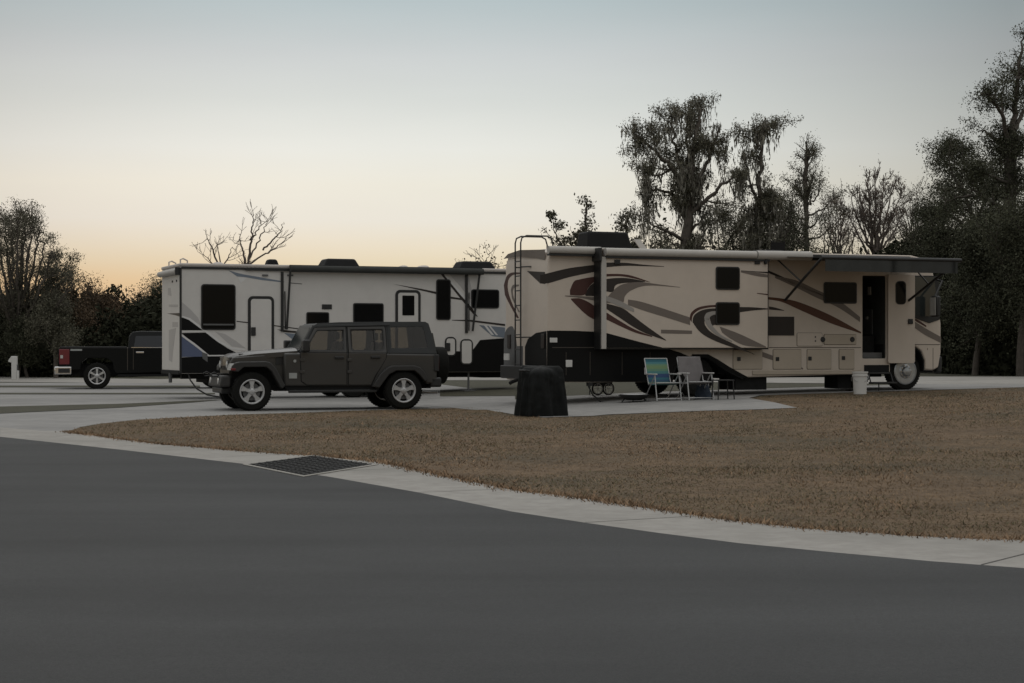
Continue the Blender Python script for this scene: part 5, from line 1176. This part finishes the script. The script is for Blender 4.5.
# windscreen
w0 = A(300.5,350.5,0.2); w1 = A(313.5,326.5,0.24); nrm = Vector((-(w1[1]-w0[1]),0,(w1[0]-w0[0]))).normalized()
def wpt(f, y, d): return (w0[0]+(w1[0]-w0[0])*f + nrm.x*d, y, w0[1]+(w1[1]-w0[1])*f + nrm.z*d)
ya, yb, yc, yd = 0.20, YB0+YB1-0.20, 0.27, YB0+YB1-0.27
f = MB().m(M_body).loft([wpt(-0.03,ya,0.0),wpt(-0.03,yb,0.0),wpt(1.05,yd,0.0),wpt(1.05,yc,0.0)],[wpt(-0.03,ya,0.03),wpt(-0.03,yb,0.03),wpt(1.05,yd,0.03),wpt(1.05,yc,0.03)]).build('windscreen_frame', None, jp, bevel=0.008)
MB().m(M_glassb).loft([wpt(0.06,ya+0.07,0.031),wpt(0.06,yb-0.07,0.031),wpt(0.93,yd-0.06,0.031),wpt(0.93,yc+0.06,0.031)],[wpt(0.06,ya+0.07,0.036),wpt(0.06,yb-0.07,0.036),wpt(0.93,yd-0.06,0.036),wpt(0.93,yc+0.06,0.036)]).build('windscreen', None, f)
MB().m(M_trim).tube([wpt(0.02,0.5,0.05),wpt(0.05,0.9,0.05),wpt(0.08,1.2,0.05)],0.012,6).build('wiper', None, f)
# mirrors
for y, sg in ((YB0, -1), (YB1, 1)):
    q = A(306,346,-0.1); b = MB(); b.m(M_trim).box(q[0]-0.07,q[0]+0.08,*(sorted((y+sg*0.06,y+sg*0.26))),q[1]-0.12,q[1]+0.13); b.box(q[0]-0.03,q[0]+0.03,*(sorted((y+sg*0.0,y+sg*0.07))),q[1]-0.13,q[1]-0.06)
    b.build('mirror', None, jp, bevel=0.03, seg=3)
# badges, cowl
(x0,z1),(x1,z0) = A(289,373,0.1),A(297,378.5,0.1); MB().m(M_badge).box(x0,x1,YB0-0.008,YB0-0.001,z0,z1).build('badge', None, jp, bevel=0.006)
q = A(294.8,361,0.1); MB().m(M_badge).lathe([(0.001,-0.012),(0.032,-0.012),(0.032,-0.001)],(q[0],YB0,q[1]),'y',14).build('round_badge', None, jp)
(x0,z1),(x1,z0) = A(276,356.5,0.2),A(291,364.5,0.2); MB().m(M_trim).box(x0,A(284,360,0.2)[0],0.225,0.2385,z0,z1).build('fender_vent', None, jp)
# rockers, side step, bumpers, lamps
b = MB(); b.m(M_under).prism(jpts([(284,386),(380,386.5),(378,391),(288,391)],0.14), 0.14, YB0+YB1-0.14); b.box(A(262,380)[0],A(436,380)[0],0.42,YB0+YB1-0.42,0.44,0.85); b.box(A(232,380,0.3)[0],A(284,380,0.3)[0],0.34,YB0+YB1-0.34,0.42,0.98)
wx0 = A(252.2,393,0)[0]; wx1 = A(404,390.5,0)[0]
for xx in (wx0, wx1): b.tube([(xx,0.2,0.38),(xx,YB0+YB1-0.2,0.38)],0.06,10); b.lathe([(0.001,-0.12),(0.14,-0.06),(0.14,0.06),(0.001,0.12)],(xx,MID+0.1,0.38),'y',14)
b.box(A(384,380)[0],A(424,380)[0],0.30,0.42,0.62,0.98); b.box(A(384,380)[0],A(424,380)[0],YB0+YB1-0.42,YB0+YB1-0.30,0.62,0.98)
b.build('underbody', None, jp)
for y in (0.04, YB1-0.02):
    x0, z0 = A(289,391,0.03); x1,_ = A(377,389,0.03); b = MB(); b.m(M_trim).box(x0,x1,y,y+0.09,0.37,0.43)
    for f_ in (0.08,0.5,0.92): xx = x0+(x1-x0)*f_; b.tube([(xx,y+0.05,0.40),(xx,MID+(-0.5 if y < 0.5 else 0.5),0.52)],0.025,6)
    b.build('side_step', None, jp, bevel=0.02)
bx0 = A(217,379,0.1)[0]; bx1 = A(229,379,0.3)[0]
b = MB(); b.m(M_flare)
b.loft([(bx1,0.08,0.50),(bx1,0.08,0.74),(bx0+0.10,0.10,0.74),(bx0+0.06,0.12,0.50)], [(bx1,YB0+YB1-0.08,0.50),(bx1,YB0+YB1-0.08,0.74),(bx0+0.10,YB0+YB1-0.10,0.74),(bx0+0.06,YB0+YB1-0.12,0.50)])
b.m(M_trim).box(bx0+0.12,bx1+0.1,0.3,YB0+YB1-0.3,0.36,0.50)
fb = b.build('front_bumper', None, jp, bevel=0.04, seg=3)
for y in (0.42, YB0+YB1-0.42):
    MB().m(M_lens).lathe([(0.001,-0.02),(0.06,-0.012),(0.065,0.01)],(bx0+0.07,y,0.62),'x',18).build('fog_lamp', None, fb)
    MB().m(M_trim).tube([(bx0+0.12,y+0.2,0.74),(bx0+0.02,y+0.2,0.80),(bx0-0.06,y+0.2,0.76),(bx0-0.02,y+0.2,0.71),(bx0+0.1,y+0.2,0.72)],0.018,6).build('tow_hook', None, fb)
rx0 = A(433,390,0.2)[0]
b = MB(); b.m(M_trim).box(rx0-0.08,rx0+0.17,0.10,YB0+YB1-0.10,0.47,0.68); b.build('rear_bumper', None, jp, bevel=0.04, seg=3)
b = MB(); b.m(M_alu).tube([(rx0-0.5,0.55,0.42),(rx0+0.0,0.4,0.36),(rx0+0.14,0.32,0.36)],0.035,10); b.build('exhaust', None, jp)
for y0, y1 in ((YB0-0.02,YB0+0.20),(YB1-0.20,YB1+0.02)):
    x_, z_ = A(436.5,362,0.1); tl = MB().m(M_trim).box(x_-0.06,x_+0.055,y0,y1,z_-0.20,z_+0.16).build('tail_light', None, jp, bevel=0.015)
    MB().m(M_red).box(x_+0.0555,x_+0.065,y0+0.04,y1-0.04,z_-0.15,z_+0.11).build('lens', None, tl)
# spare tyre on the tailgate
sxr = A(437,360,0.1)[0]; zs = 0.93
sp = MB().m(M_rubber).lathe([(0.22,0.02),(0.22,0.27),(0.37,0.285),(0.405,0.25),(0.41,0.05),(0.38,0.02)],(sxr+0.14,MID+0.05,zs),'x',40,close=True).build('spare_tyre', None, jp, bevel=0.01)
MB().m(M_alloyp).lathe([(0.001,0.20),(0.1,0.20),(0.215,0.23),(0.219,0.10),(0.001,0.10)],(sxr+0.14,MID+0.05,zs),'x',24).build('rim', None, sp)
MB().m(M_trim).box(sxr-0.02,sxr+0.22,MID-0.08,MID+0.18,zs-0.12,zs+0.12).build('spare_bracket', None, jp)
MB().m(M_jglass).loft([(A(432.3,333,0.3)[0],0.36,A(432.3,333,0.3)[1]),(A(435.5,350,0.3)[0],0.34,A(435.5,350,0.3)[1]),(A(435.5,350,0.3)[0],YB0+YB1-0.34,A(435.5,350,0.3)[1]),(A(432.3,333,0.3)[0],YB0+YB1-0.36,A(432.3,333,0.3)[1])],
  [(A(432.3,333,0.3)[0]+0.03,0.36,A(432.3,333,0.3)[1]),(A(435.5,350,0.3)[0]+0.03,0.34,A(435.5,350,0.3)[1]),(A(435.5,350,0.3)[0]+0.03,YB0+YB1-0.34,A(435.5,350,0.3)[1]),(A(432.3,333,0.3)[0]+0.03,YB0+YB1-0.36,A(432.3,333,0.3)[1])]).build('rear_window', None, jp)
for xx in (wx0, wx1):
    wheel(jp, xx, 0.405, 0.0, 0.405, 0.25, 0.255, 'five'); wheel(jp, xx, 0.405, YB0+YB1, 0.405, 0.25, 0.255, 'five', side=1)
# ================================================================== PICKUP
FK = Frame(-13.2, 57.25, 0.0, math.radians(12.5)); A = FK.at
pk = empty('pickup_truck', (FK.O.x, FK.O.y, 0.0), FK.th)
tag(pk, 'black pickup truck with red tail lamps parked at far left behind the white trailer', 'pickup truck')
M_pk = paint('black_clearcoat', (0.005,0.0055,0.0055), 0.3, 0.0, 0.03, 0.16)
kp = lambda l, t=0.06: FK.pts(l, t)
wx = A(97,378,0)[0]
arch = [(wx+0.52,0.62),(wx+0.48,0.86),(wx+0.3,0.99),(wx-0.3,0.99),(wx-0.48,0.86),(wx-0.52,0.62)]
fxw = wx+3.75
arf = [(fxw+0.52,0.62),(fxw+0.48,0.86),(fxw+0.3,0.99),(fxw-0.3,0.99),(fxw-0.48,0.86),(fxw-0.52,0.55)]
zr = A(70,347,0.06)[1]; zr2 = A(125,348.2,0.06)[1]
x_t = A(58.5,355,0.06)[0]; x_c = A(127.5,348,0.06)[0]
low = [(x_t,0.62),(x_t-0.02,zr-0.12),(x_t+0.04,zr),(x_c,zr2),(x_c+0.02,zr2+0.02),(fxw-0.75,zr2+0.02),(fxw+0.2,zr2-0.02),(fxw+0.85,zr2-0.12),(fxw+0.98,zr2-0.3),(fxw+0.98,0.55)] + arf + [(wx+0.60,0.50)] + arch
MB().m(M_pk).prism(low, 0.06, 2.0).build('body', None, pk, bevel=0.035, seg=3)
zroof = A(145,331,0.2)[1]
zc = zr2
def ti2(x, z): return 0.08 + max(0, z-zc)*0.22/(zroof-zc)
def to2(x, z): return 2.06 - ti2(x, z)
cab = [(x_c+0.02,zc-0.01),(x_c+0.06,zroof-0.16),(x_c+0.16,zroof-0.03),(x_c+0.4,zroof),(x_c+1.6,zroof-0.01),(x_c+1.95,zroof-0.08),(x_c+2.55,zc-0.01)]
MB().m(M_pk).prism(cab, ti2, to2).build('cab', None, pk, bevel=0.03, seg=3)
t2 = lambda d: (lambda x, z: ti2(x, z)-d)
def kwin(l): return MB().m(M_glassb2).prism(l, t2(0.012), t2(0.001)).build('window', None, pk)
M_glassb2 = mat('truck_glass', (0.018,0.020,0.024), 0.1, var=0.05, spec=0.3)
z1 = A(140,336,0.2)[1]; z0 = A(140,347,0.1)[1]
kwin([(x_c+0.20,z0),(x_c+0.26,z1),(x_c+1.10,z1+0.01),(x_c+1.10,z0)]); kwin([(x_c+1.17,z0),(x_c+1.17,z1+0.01),(x_c+1.75,z1),(x_c+2.15,z0)])
MB().m(M_chrome).prism([(x_c+0.12,z0-0.035),(x_c+2.2,z0-0.035),(x_c+2.2,z0-0.005),(x_c+0.12,z0-0.005)], 0.062, 0.078).build('window_trim', None, pk)
b = MB(); b.m(M_trim).box(x_t+0.06,x_c-0.02,0.055,0.14,zr2-0.005,zr+0.02); b.box(x_t+0.06,x_c-0.02,1.92,2.005,zr2-0.005,zr+0.02); b.build('bed_rail', None, pk, bevel=0.01)
(xa,za),(xb,zb_) = A(61,349,0.05),A(69.5,364.5,0.05)
tl = MB().m(M_red).box(xa-0.06,xb,0.045,0.16,zb_,za).build('tail_light', None, pk, bevel=0.02)
MB().m(M_lens).box(xa-0.02,xa+0.06,0.036,0.0445,(za+zb_)/2-0.05,(za+zb_)/2+0.05).build('reverse_lamp', None, tl)
MB().m(M_red).box(xa-0.06,xb,1.90,2.015,zb_,za).build('tail_light', None, pk, bevel=0.02)
(xa,za),(xb,zb_) = A(54.3,366,0.0),A(71.5,374.5,0.0)
bp = MB().m(M_chrome).box(xa,xb,0.03,2.03,zb_,za-0.02).build('rear_bumper', None, pk, bevel=0.03, seg=3)
MB().m(M_trim).box(xa+0.12,xb-0.05,0.022,0.0295,zb_+0.05,za-0.08).build('bumper_step', None, bp)
(xa,za),(xb,zb_) = A(70.5,349,0.05),A(82,350.8,0.05); MB().m(M_badge).box(xa,xb,0.05,0.0585,zb_,za).build('emblem', None, pk)
(xa,za),(xb,zb_) = A(136,351.6,0.05),A(144,353.2,0.05); MB().m(M_chrome).box(xa,xb,0.02,0.0585,zb_,za).build('handle', None, pk, bevel=0.01)
b = MB(); b.m(M_groove); xd = A(133.3,350,0.05)[0]
for xx in (xd, x_c+1.14): b.box(xx-0.008,xx+0.008,0.055,0.0595,0.62,zc)
b.box(x_c-0.01,x_c+0.01,0.055,0.0595,0.6,zc); b.build('panel_seam', None, pk)
b = MB(); b.m(M_under).box(x_t+0.2,fxw+0.7,0.35,1.7,0.42,0.80); b.box(wx+0.65,fxw-0.6,0.05,0.2,0.40,0.47); b.tube([(wx,0.2,0.42),(wx,1.9,0.42)],0.08,8); b.build('chassis', None, pk)
for xx in (wx, fxw):
    wheel(pk, xx, 0.42, 0.03, 0.42, 0.27, 0.265, 'six'); wheel(pk, xx, 0.42, 2.03, 0.42, 0.27, 0.265, 'six', side=1)
# ================================================================== SMALL THINGS
# storm grate in the gutter
gc = [ground(*p) for p in ((248,466),(313,457.3),(373,466),(304,477.3))]
M_iron = mat('cast_iron', (0.009,0.009,0.009), 0.75, var=0.3, scale=20, spec=0.2)
cx = sum((p.x for p in gc))/4; cy = sum((p.y for p in gc))/4
dr = empty('storm_drain', (cx, cy, 0.0)); tag(dr, 'black iron storm drain grate set in the concrete gutter', 'storm drain')
L = [(p.x-cx, p.y-cy) for p in gc]
b = MB(); b.m(M_inside).prism_z([(x*0.97,y*0.97) for x,y in L], 0.0125, 0.0165); b.build('drain_pit', None, dr)
def lerp2(a, c, f): return (a[0]+(c[0]-a[0])*f, a[1]+(c[1]-a[1])*f)
b = MB(); b.m(M_iron)
def bar(p, q, w, z0, z1):
    d = Vector((q[0]-p[0], q[1]-p[1])).normalized(); n = Vector((-d.y, d.x))*w
    b.prism_z([(p[0]-n.x,p[1]-n.y),(q[0]-n.x,q[1]-n.y),(q[0]+n.x,q[1]+n.y),(p[0]+n.x,p[1]+n.y)], z0, z1)
for i in range(13): f = (i+0.5)/13; bar(lerp2(L[0],L[3],f), lerp2(L[1],L[2],f), 0.020, 0.017, 0.024)
for i in range(9): f = (i+0.5)/9; bar(lerp2(L[0],L[1],f), lerp2(L[3],L[2],f), 0.016, 0.017, 0.0235)
b.build('grate', None, dr)
b = MB(); b.m(M_conc)
for i in range(4):
    p, q = L[i], L[(i+1)%4]; p2 = (p[0]*1.09,p[1]*1.09); q2 = (q[0]*1.09,q[1]*1.09)
    b.prism_z([p,q,q2,p2], 0.0125, 0.022)
b.build('concrete_collar', None, dr, bevel=0.008)

# covered grill on the patio corner
P0 = ground(541,416.3)
gr = empty('covered_grill', (P0.x, P0.y, P0.z+0.012), math.radians(8)); tag(gr, 'grill under a black fabric cover at the patio corner', 'grill')
M_cover = mat('cover_fabric', (0.006,0.0068,0.0068), 0.6, var=0.4, scale=4, bump=0.5, bscale=9, spec=0.14)
bm_v = []; nA, nZ = 160, 26; hw_, hd = 0.41, 0.35
gr.rotation_euler = (0, 0, math.radians(38))
for j in range(nZ+1):
    f = j/nZ; z = 0.95*f; ring = []
    for k in range(nA):
        a = 2*math.pi*k/nA; c, s_ = math.cos(a), math.sin(a)
        rr = 1/((abs(c)**9+abs(s_)**9)**(1/9))
        v = noise.noise(Vector((c*2.2, s_*2.2, f*1.3))); v2 = noise.noise(Vector((c*6+3, s_*6, f*1.8)))
        fold = (0.030+0.05*(1-f)**1.3)*v + (0.016+0.028*(1-f))*v2 + 0.010*noise.noise(Vector((c*5, s_*5, f*9)))
        shr = 1.04-0.25*f**1.5
        top = 1.0 if f < 0.94 else 1.0-(f-0.94)*2.5
        zz = z + (0.03*v if f > 0.85 else 0) - (0.06*min(1,max(0,(-c-s_)*1.5)) if f > 0.8 else 0)
        ring.append(((hw_*shr*rr*c + fold*c)*top, (hd*shr*rr*s_ + fold*s_)*top, max(zz, 0.004)))
    bm_v.append(ring)
b = MB(); b.m(M_cover); vv = [[b.bm.verts.new(p) for p in r] for r in bm_v]
for j in range(nZ):
    for k in range(nA): b.face([vv[j][k], vv[j][(k+1)%nA], vv[j+1][(k+1)%nA], vv[j+1][k]])
ct = b.bm.verts.new((0,0,0.955))
for k in range(nA): b.face([vv[nZ][k], vv[nZ][(k+1)%nA], ct])
b.build('cover', None, gr, angle=60)
MB().m(M_trim).tube([(-0.36,-0.1,0.86),(-0.45,-0.1,0.87),(-0.45,0.1,0.87),(-0.36,0.1,0.86)],0.016,8).build('handle', None, gr)

# folding lawn chairs
M_frame = mat('chair_tube', (0.42,0.42,0.42), 0.4, metal=0.5, var=0.08)
M_arm = mat('chair_arm', (0.40,0.39,0.38), 0.5, var=0.08)
def webbing(name, cols):
    m = bpy.data.materials.new(name); m.use_nodes = True; t = m.node_tree; bs = t.nodes['Principled BSDF']; bs.inputs['Roughness'].default_value = 0.85; bs.inputs['Specular IOR Level'].default_value = 0.2
    tc_ = t.nodes.new('ShaderNodeTexCoord'); sp_ = t.nodes.new('ShaderNodeSeparateXYZ'); t.links.new(tc_.outputs['Object'], sp_.inputs[0])
    mr = t.nodes.new('ShaderNodeMapRange'); t.links.new(sp_.outputs['Z'], mr.inputs[0]); mr.inputs[1].default_value = 0.30; mr.inputs[2].default_value = 0.92
    rp = t.nodes.new('ShaderNodeValToRGB'); rp.color_ramp.interpolation = 'CONSTANT'; t.links.new(mr.outputs[0], rp.inputs[0])
    e_ = rp.color_ramp.elements
    while len(e_) < len(cols): e_.new(0.5)
    for x, (p, c) in zip(e_, cols): x.position = p; x.color = c + (1,)
    t.links.new(rp.outputs[0], bs.inputs['Base Color']); return m
M_teal = webbing('teal_webbing', [(0.0,(0.059,0.137,0.158)),(0.09,(0.097,0.159,0.118)),(0.17,(0.041,0.087,0.139)),(0.25,(0.043,0.137,0.173)),(0.32,(0.040,0.071,0.149)),(0.45,(0.071,0.180,0.180)),(0.54,(0.112,0.215,0.148)),(0.62,(0.151,0.234,0.126)),(0.74,(0.120,0.223,0.161)),(0.80,(0.070,0.189,0.210)),(0.86,(0.036,0.116,0.147))])
M_gcloth = mat('grey_cloth', (0.155,0.145,0.145), 0.9, var=0.15, scale=5, spec=0.15)
M_blucloth = mat('dusky_blue_cloth', (0.035,0.045,0.062), 0.9, var=0.3, scale=6, spec=0.15)
def chair(px, py, face, label, m, cloth):
    P = ground(px, py); c = empty('folding_chair', (P.x, P.y, P.z+0.012), face); tag(c, label, 'chair', 'folding chairs on the patio')
    w = 0.27                                            # faces -y; seat 0.38 high
    for sx in (-w, w):
        b = MB(); b.m(M_frame); b.tube([(sx,0.36,0.91),(sx,0.20,0.46),(sx,0.14,0.34)],0.013,8); b.build('back_post', None, c)
        b = MB(); b.m(M_frame); b.tube([(sx*1.08,-0.30,0.0),(sx*1.08,-0.24,0.28),(sx*1.08,-0.19,0.56)],0.013,8); b.build('leg', None, c)
        b = MB(); b.m(M_frame); b.tube([(sx*1.02,0.36,0.0),(sx*1.02,0.10,0.28),(sx*1.02,-0.12,0.50),(sx*1.02,-0.18,0.555)],0.013,8); b.build('leg', None, c)
        b = MB(); b.m(M_arm); b.prism([(-0.035+sx*1.08,0.56),(0.035+sx*1.08,0.56),(0.035+sx*1.08,0.59),(-0.035+sx*1.08,0.59)],-0.26,0.24); b.build('armrest', None, c, bevel=0.01)
    b = MB(); b.m(M_frame)
    b.tube([(-w,0.14,0.36),(-w,-0.26,0.39),(w,-0.26,0.39),(w,0.14,0.36),(-w,0.14,0.36)],0.012,8); b.tube([(-w,0.36,0.91),(w,0.36,0.91)],0.013,8); b.tube([(-w*1.08,-0.295,0.05),(w*1.08,-0.295,0.05)],0.010,6); b.tube([(-w*1.02,0.345,0.02),(w*1.02,0.345,0.02)],0.010,6)
    b.build('seat_frame', None, c)
    b = MB(); b.m(m)
    nS = 10
    def strip(path):
        for (y0,z0),(y1,z1) in zip(path, path[1:]):
            n_ = Vector((0,-(z1-z0),(y1-y0))).normalized()*0.006
            b.loft([(-w+0.012,y0,z0),(w-0.012,y0,z0),(w-0.012,y1,z1),(-w+0.012,y1,z1)],[(-w+0.012,y0+n_.y,z0+n_.z),(w-0.012,y0+n_.y,z0+n_.z),(w-0.012,y1+n_.y,z1+n_.z),(-w+0.012,y1+n_.y,z1+n_.z)])
    if cloth != 'rag':
        strip([(0.358,0.90),(0.30,0.76),(0.245,0.61),(0.19,0.46),(0.145,0.36)]); b.build('back_panel', None, c)
    else: b.bm.free()
    b = MB(); b.m(m); strip([(0.13,0.36),(0.0,0.345),(-0.13,0.355),(-0.25,0.385)]); b.build('seat', None, c)
    if cloth == 'rag':
        # a loose grey cloth hung over the back, with an uneven hem
        b = MB(); b.m(M_gcloth); nx_, nz_ = 16, 16; gv = []
        for j in range(nz_+1):
            row = []
            for i in range(nx_+1):
                u = i/nx_; f = j/nz_; hem = 0.40 + 0.10*math.sin(u*7+1) + 0.06*math.sin(u*15)
                z = 0.93 - (0.93-hem)*f; y = 0.36 - (0.93-z)*0.36 - 0.025 + 0.012*math.sin(u*14+f*3)
                xx = (-w-0.02 + (2*w+0.04)*u)*(1.0 - 0.10*(1-f)*(1 if 0 < f < 0.25 else 0.4)); row.append(b.bm.verts.new((xx, y, z)))
            gv.append(row)
        for j in range(nz_):
            for i in range(nx_): b.face([gv[j][i],gv[j][i+1],gv[j+1][i+1],gv[j+1][i]])
        o = b.build('back_cloth', None, c, angle=80); so = o.modifiers.new('thick','SOLIDIFY'); so.thickness = 0.008
    return c
chair(663,401.3, math.radians(22), 'teal and green striped folding chair on the patio', M_teal, '')
chair(695.5,400.3, math.radians(20), 'grey folding chair with a pale cloth hung over its back', M_gcloth, 'rag')
# bag under the grey chair
P = ground(702,400)
bg = empty('tote_bag', (P.x+0.05, P.y+0.25, P.z+0.012), math.radians(20)); tag(bg, 'dusky blue soft bag slumped beneath the grey folding chair', 'bag')
b = MB(); b.m(M_blucloth); rings = []
for j in range(9):
    f = j/8; rings.append([((0.20*(1-0.3*f)+0.012*math.sin(k*1.9+j))*math.cos(2*math.pi*k/20), (0.13*(1-0.35*f)+0.010*math.cos(k*2.3+j))*math.sin(2*math.pi*k/20), 0.30*f+0.012*math.sin(k*0.9)*f) for k in range(20)])
vv = [[b.bm.verts.new((p[0],p[1],max(p[2],0.002))) for p in r] for r in rings]
for j in range(8):
    for k in range(20): b.face([vv[j][k],vv[j][(k+1)%20],vv[j+1][(k+1)%20],vv[j+1][k]])
b.face(vv[8]); b.face(vv[0][::-1]); b.build('bag_body', None, bg, angle=70)
MB().m(M_frame).tube([(-0.1,-0.06,0.28),(-0.09,-0.07,0.36),(0.0,-0.08,0.40),(0.09,-0.07,0.36),(0.1,-0.06,0.28)],0.010,6).build('bag_handle', None, bg)
# small black side table
P = ground(723,400)
tbq = empty('side_table', (P.x, P.y, P.z+0.012), math.radians(15)); tag(tbq, 'small black side table right of the grey folding chair', 'table')
MB().m(M_trim).box(-0.19,0.19,-0.19,0.19,0.40,0.425).build('table_top', None, tbq, bevel=0.006)
for sx in (-1,1):
    for sy in (-1,1): MB().m(M_trim).tube([(sx*0.165,sy*0.165,0.40),(sx*0.185,sy*0.185,0.0)],0.014,6).build('leg', None, tbq)
MB().m(M_trim).tube([(-0.17,-0.17,0.16),(0.17,-0.17,0.16),(0.17,0.17,0.16),(-0.17,0.17,0.16)],0.010,6,closed=True).build('stretcher', None, tbq)
# low fire bowl
P = ground(634,402.5)
fp = empty('fire_bowl', (P.x, P.y, P.z+0.012)); tag(fp, 'low black fire bowl with a metal grate left of the striped chair', 'fire pit')
MB().m(M_trim).lathe([(0.001,0.05),(0.16,0.055),(0.28,0.11),(0.335,0.15),(0.345,0.15),(0.29,0.095),(0.16,0.04),(0.001,0.035)],(0,0,0),'z',32).build('bowl', None, fp)
b = MB(); b.m(M_frame)
for k in range(7): y = -0.24+0.08*k; hx = math.sqrt(max(0.01,0.29**2-y*y)); b.tube([(-hx,y,0.165),(hx,y,0.165)],0.007,5)
b.tube([(0.29*math.cos(a_*math.pi/12),0.29*math.sin(a_*math.pi/12),0.165) for a_ in range(24)],0.008,5,closed=True); b.build('grill_grate', None, fp)
for k in range(3):
    a_ = math.radians(90+120*k); MB().m(M_trim).tube([(0.22*math.cos(a_),0.22*math.sin(a_),0.09),(0.32*math.cos(a_),0.32*math.sin(a_),0.0)],0.012,6).build('leg', None, fp)
# white bucket by the lawn edge
P = ground(860,394.5)
bk = empty('bucket', (P.x, P.y, P.z+0.01)); tag(bk, 'white plastic bucket standing below the motorhome entry door', 'bucket')
s_ = P.y/F_PX; hb = 22.5*s_; rb_ = 7.4*s_
MB().m(M_whitep).lathe([(0.001,0.0),(rb_*0.86,0.0),(rb_*0.97,hb*0.80),(rb_*1.06,hb*0.80),(rb_*1.06,hb*0.845),(rb_*0.99,hb*0.85),(rb_*1.0,hb*0.93),(rb_*1.08,hb*0.94),(rb_*1.09,hb),(rb_*0.95,hb),(rb_*0.90,hb*0.5),(rb_*0.80,0.02),(0.001,0.02)],(0,0,0),'z',40).build('pail', None, bk)
MB().m(M_frame).tube([(rb_*1.07*math.cos(t),-abs(rb_*0.75*math.sin(t))-0.02,hb*0.82-abs(math.sin(t))*hb*0.30) for t in np.linspace(0,math.pi,14)],0.006,6).build('bail', None, bk)
# kiddie wheels: small cart behind the motorhome
P = ground(603,395.6)
ctq = empty('hand_cart', (P.x, P.y, P.z+0.008), TH); tag(ctq, 'small cart on thin spoked wheels seen under the motorhome rear', 'cart')
b = MB(); b.m(M_trim).box(-0.26,0.26,0.03,0.40,0.22,0.27); b.box(-0.26,-0.23,0.03,0.40,0.27,0.62); b.box(0.23,0.26,0.03,0.40,0.27,0.62); b.box(-0.23,0.23,0.03,0.06,0.27,0.62); b.box(-0.23,0.23,0.37,0.40,0.27,0.62); b.tube([(0.2,0.3,0.24),(0.22,0.3,0.0)],0.012,6); b.tube([(-0.2,0.3,0.24),(-0.22,0.3,0.0)],0.012,6); b.build('cart_box', None, ctq)
for xx in (-0.14,0.14):
    for yy in (0.0,):
        w_ = MB().m(M_rubber).lathe([(0.128,-0.02),(0.15,-0.02),(0.158,0.0),(0.15,0.02),(0.128,0.02)],(xx,yy,0.158),'y',28,close=True).build('wheel', None, ctq)
        b = MB(); b.m(M_frame).lathe([(0.112,-0.014),(0.129,-0.014),(0.129,0.014),(0.112,0.014)],(xx,yy,0.158),'y',28,close=True)
        for k in range(8): a_ = math.pi*2*k/8; b.tube([(xx,yy,0.158),(xx+0.115*math.cos(a_),yy,0.158+0.115*math.sin(a_))],0.005,4)
        b.lathe([(0.02,-0.03),(0.02,0.03)],(xx,yy,0.158),'y',10); b.build('rim', None, w_)
# white hookup post far left
P = ground(14.5,379.6)
hp = empty('hookup_post', (P.x, P.y, P.z), 0.0); tag(hp, 'white utility post with a hooded top by the far left road', 'utility post')
s_ = P.y/F_PX
MB().m(M_whitep).box(-2.6*s_,2.6*s_,-0.10,0.10,0.0,23.5*s_).build('post', None, hp, bevel=0.02)
MB().m(M_whitep).prism([(-2.6*s_,23.6*s_),(-5.8*s_,19.0*s_),(-5.6*s_,17.8*s_),(-2.6*s_,17.0*s_)],-0.09,0.09).build('hood', None, hp, bevel=0.01)
MB().m(M_whitep).box(2.62*s_,4.3*s_,-0.08,0.08,0.0,9.0*s_).build('meter_box', None, hp, bevel=0.01)
MB().m(M_grey).box(2.62*s_,3.4*s_,-0.05,0.05,9.5*s_,15*s_).build('outlet', None, hp, bevel=0.01)
# cord and hose at the motorhome
b = MB(); b.m(M_trim); q0 = FM.at(585,381,0.2)
pts = [(q0[0],0.2,0.75),(q0[0]+0.03,0.12,0.5),(q0[0]+0.12,0.05,0.28),(q0[0]+0.30,0.0,0.12),(q0[0]+0.6,0.1,0.09),(q0[0]+1.0,0.35,0.09)]
b.tube(curve(pts,4) if False else pts, 0.018, 6); b.build('power_cord', None, mh)
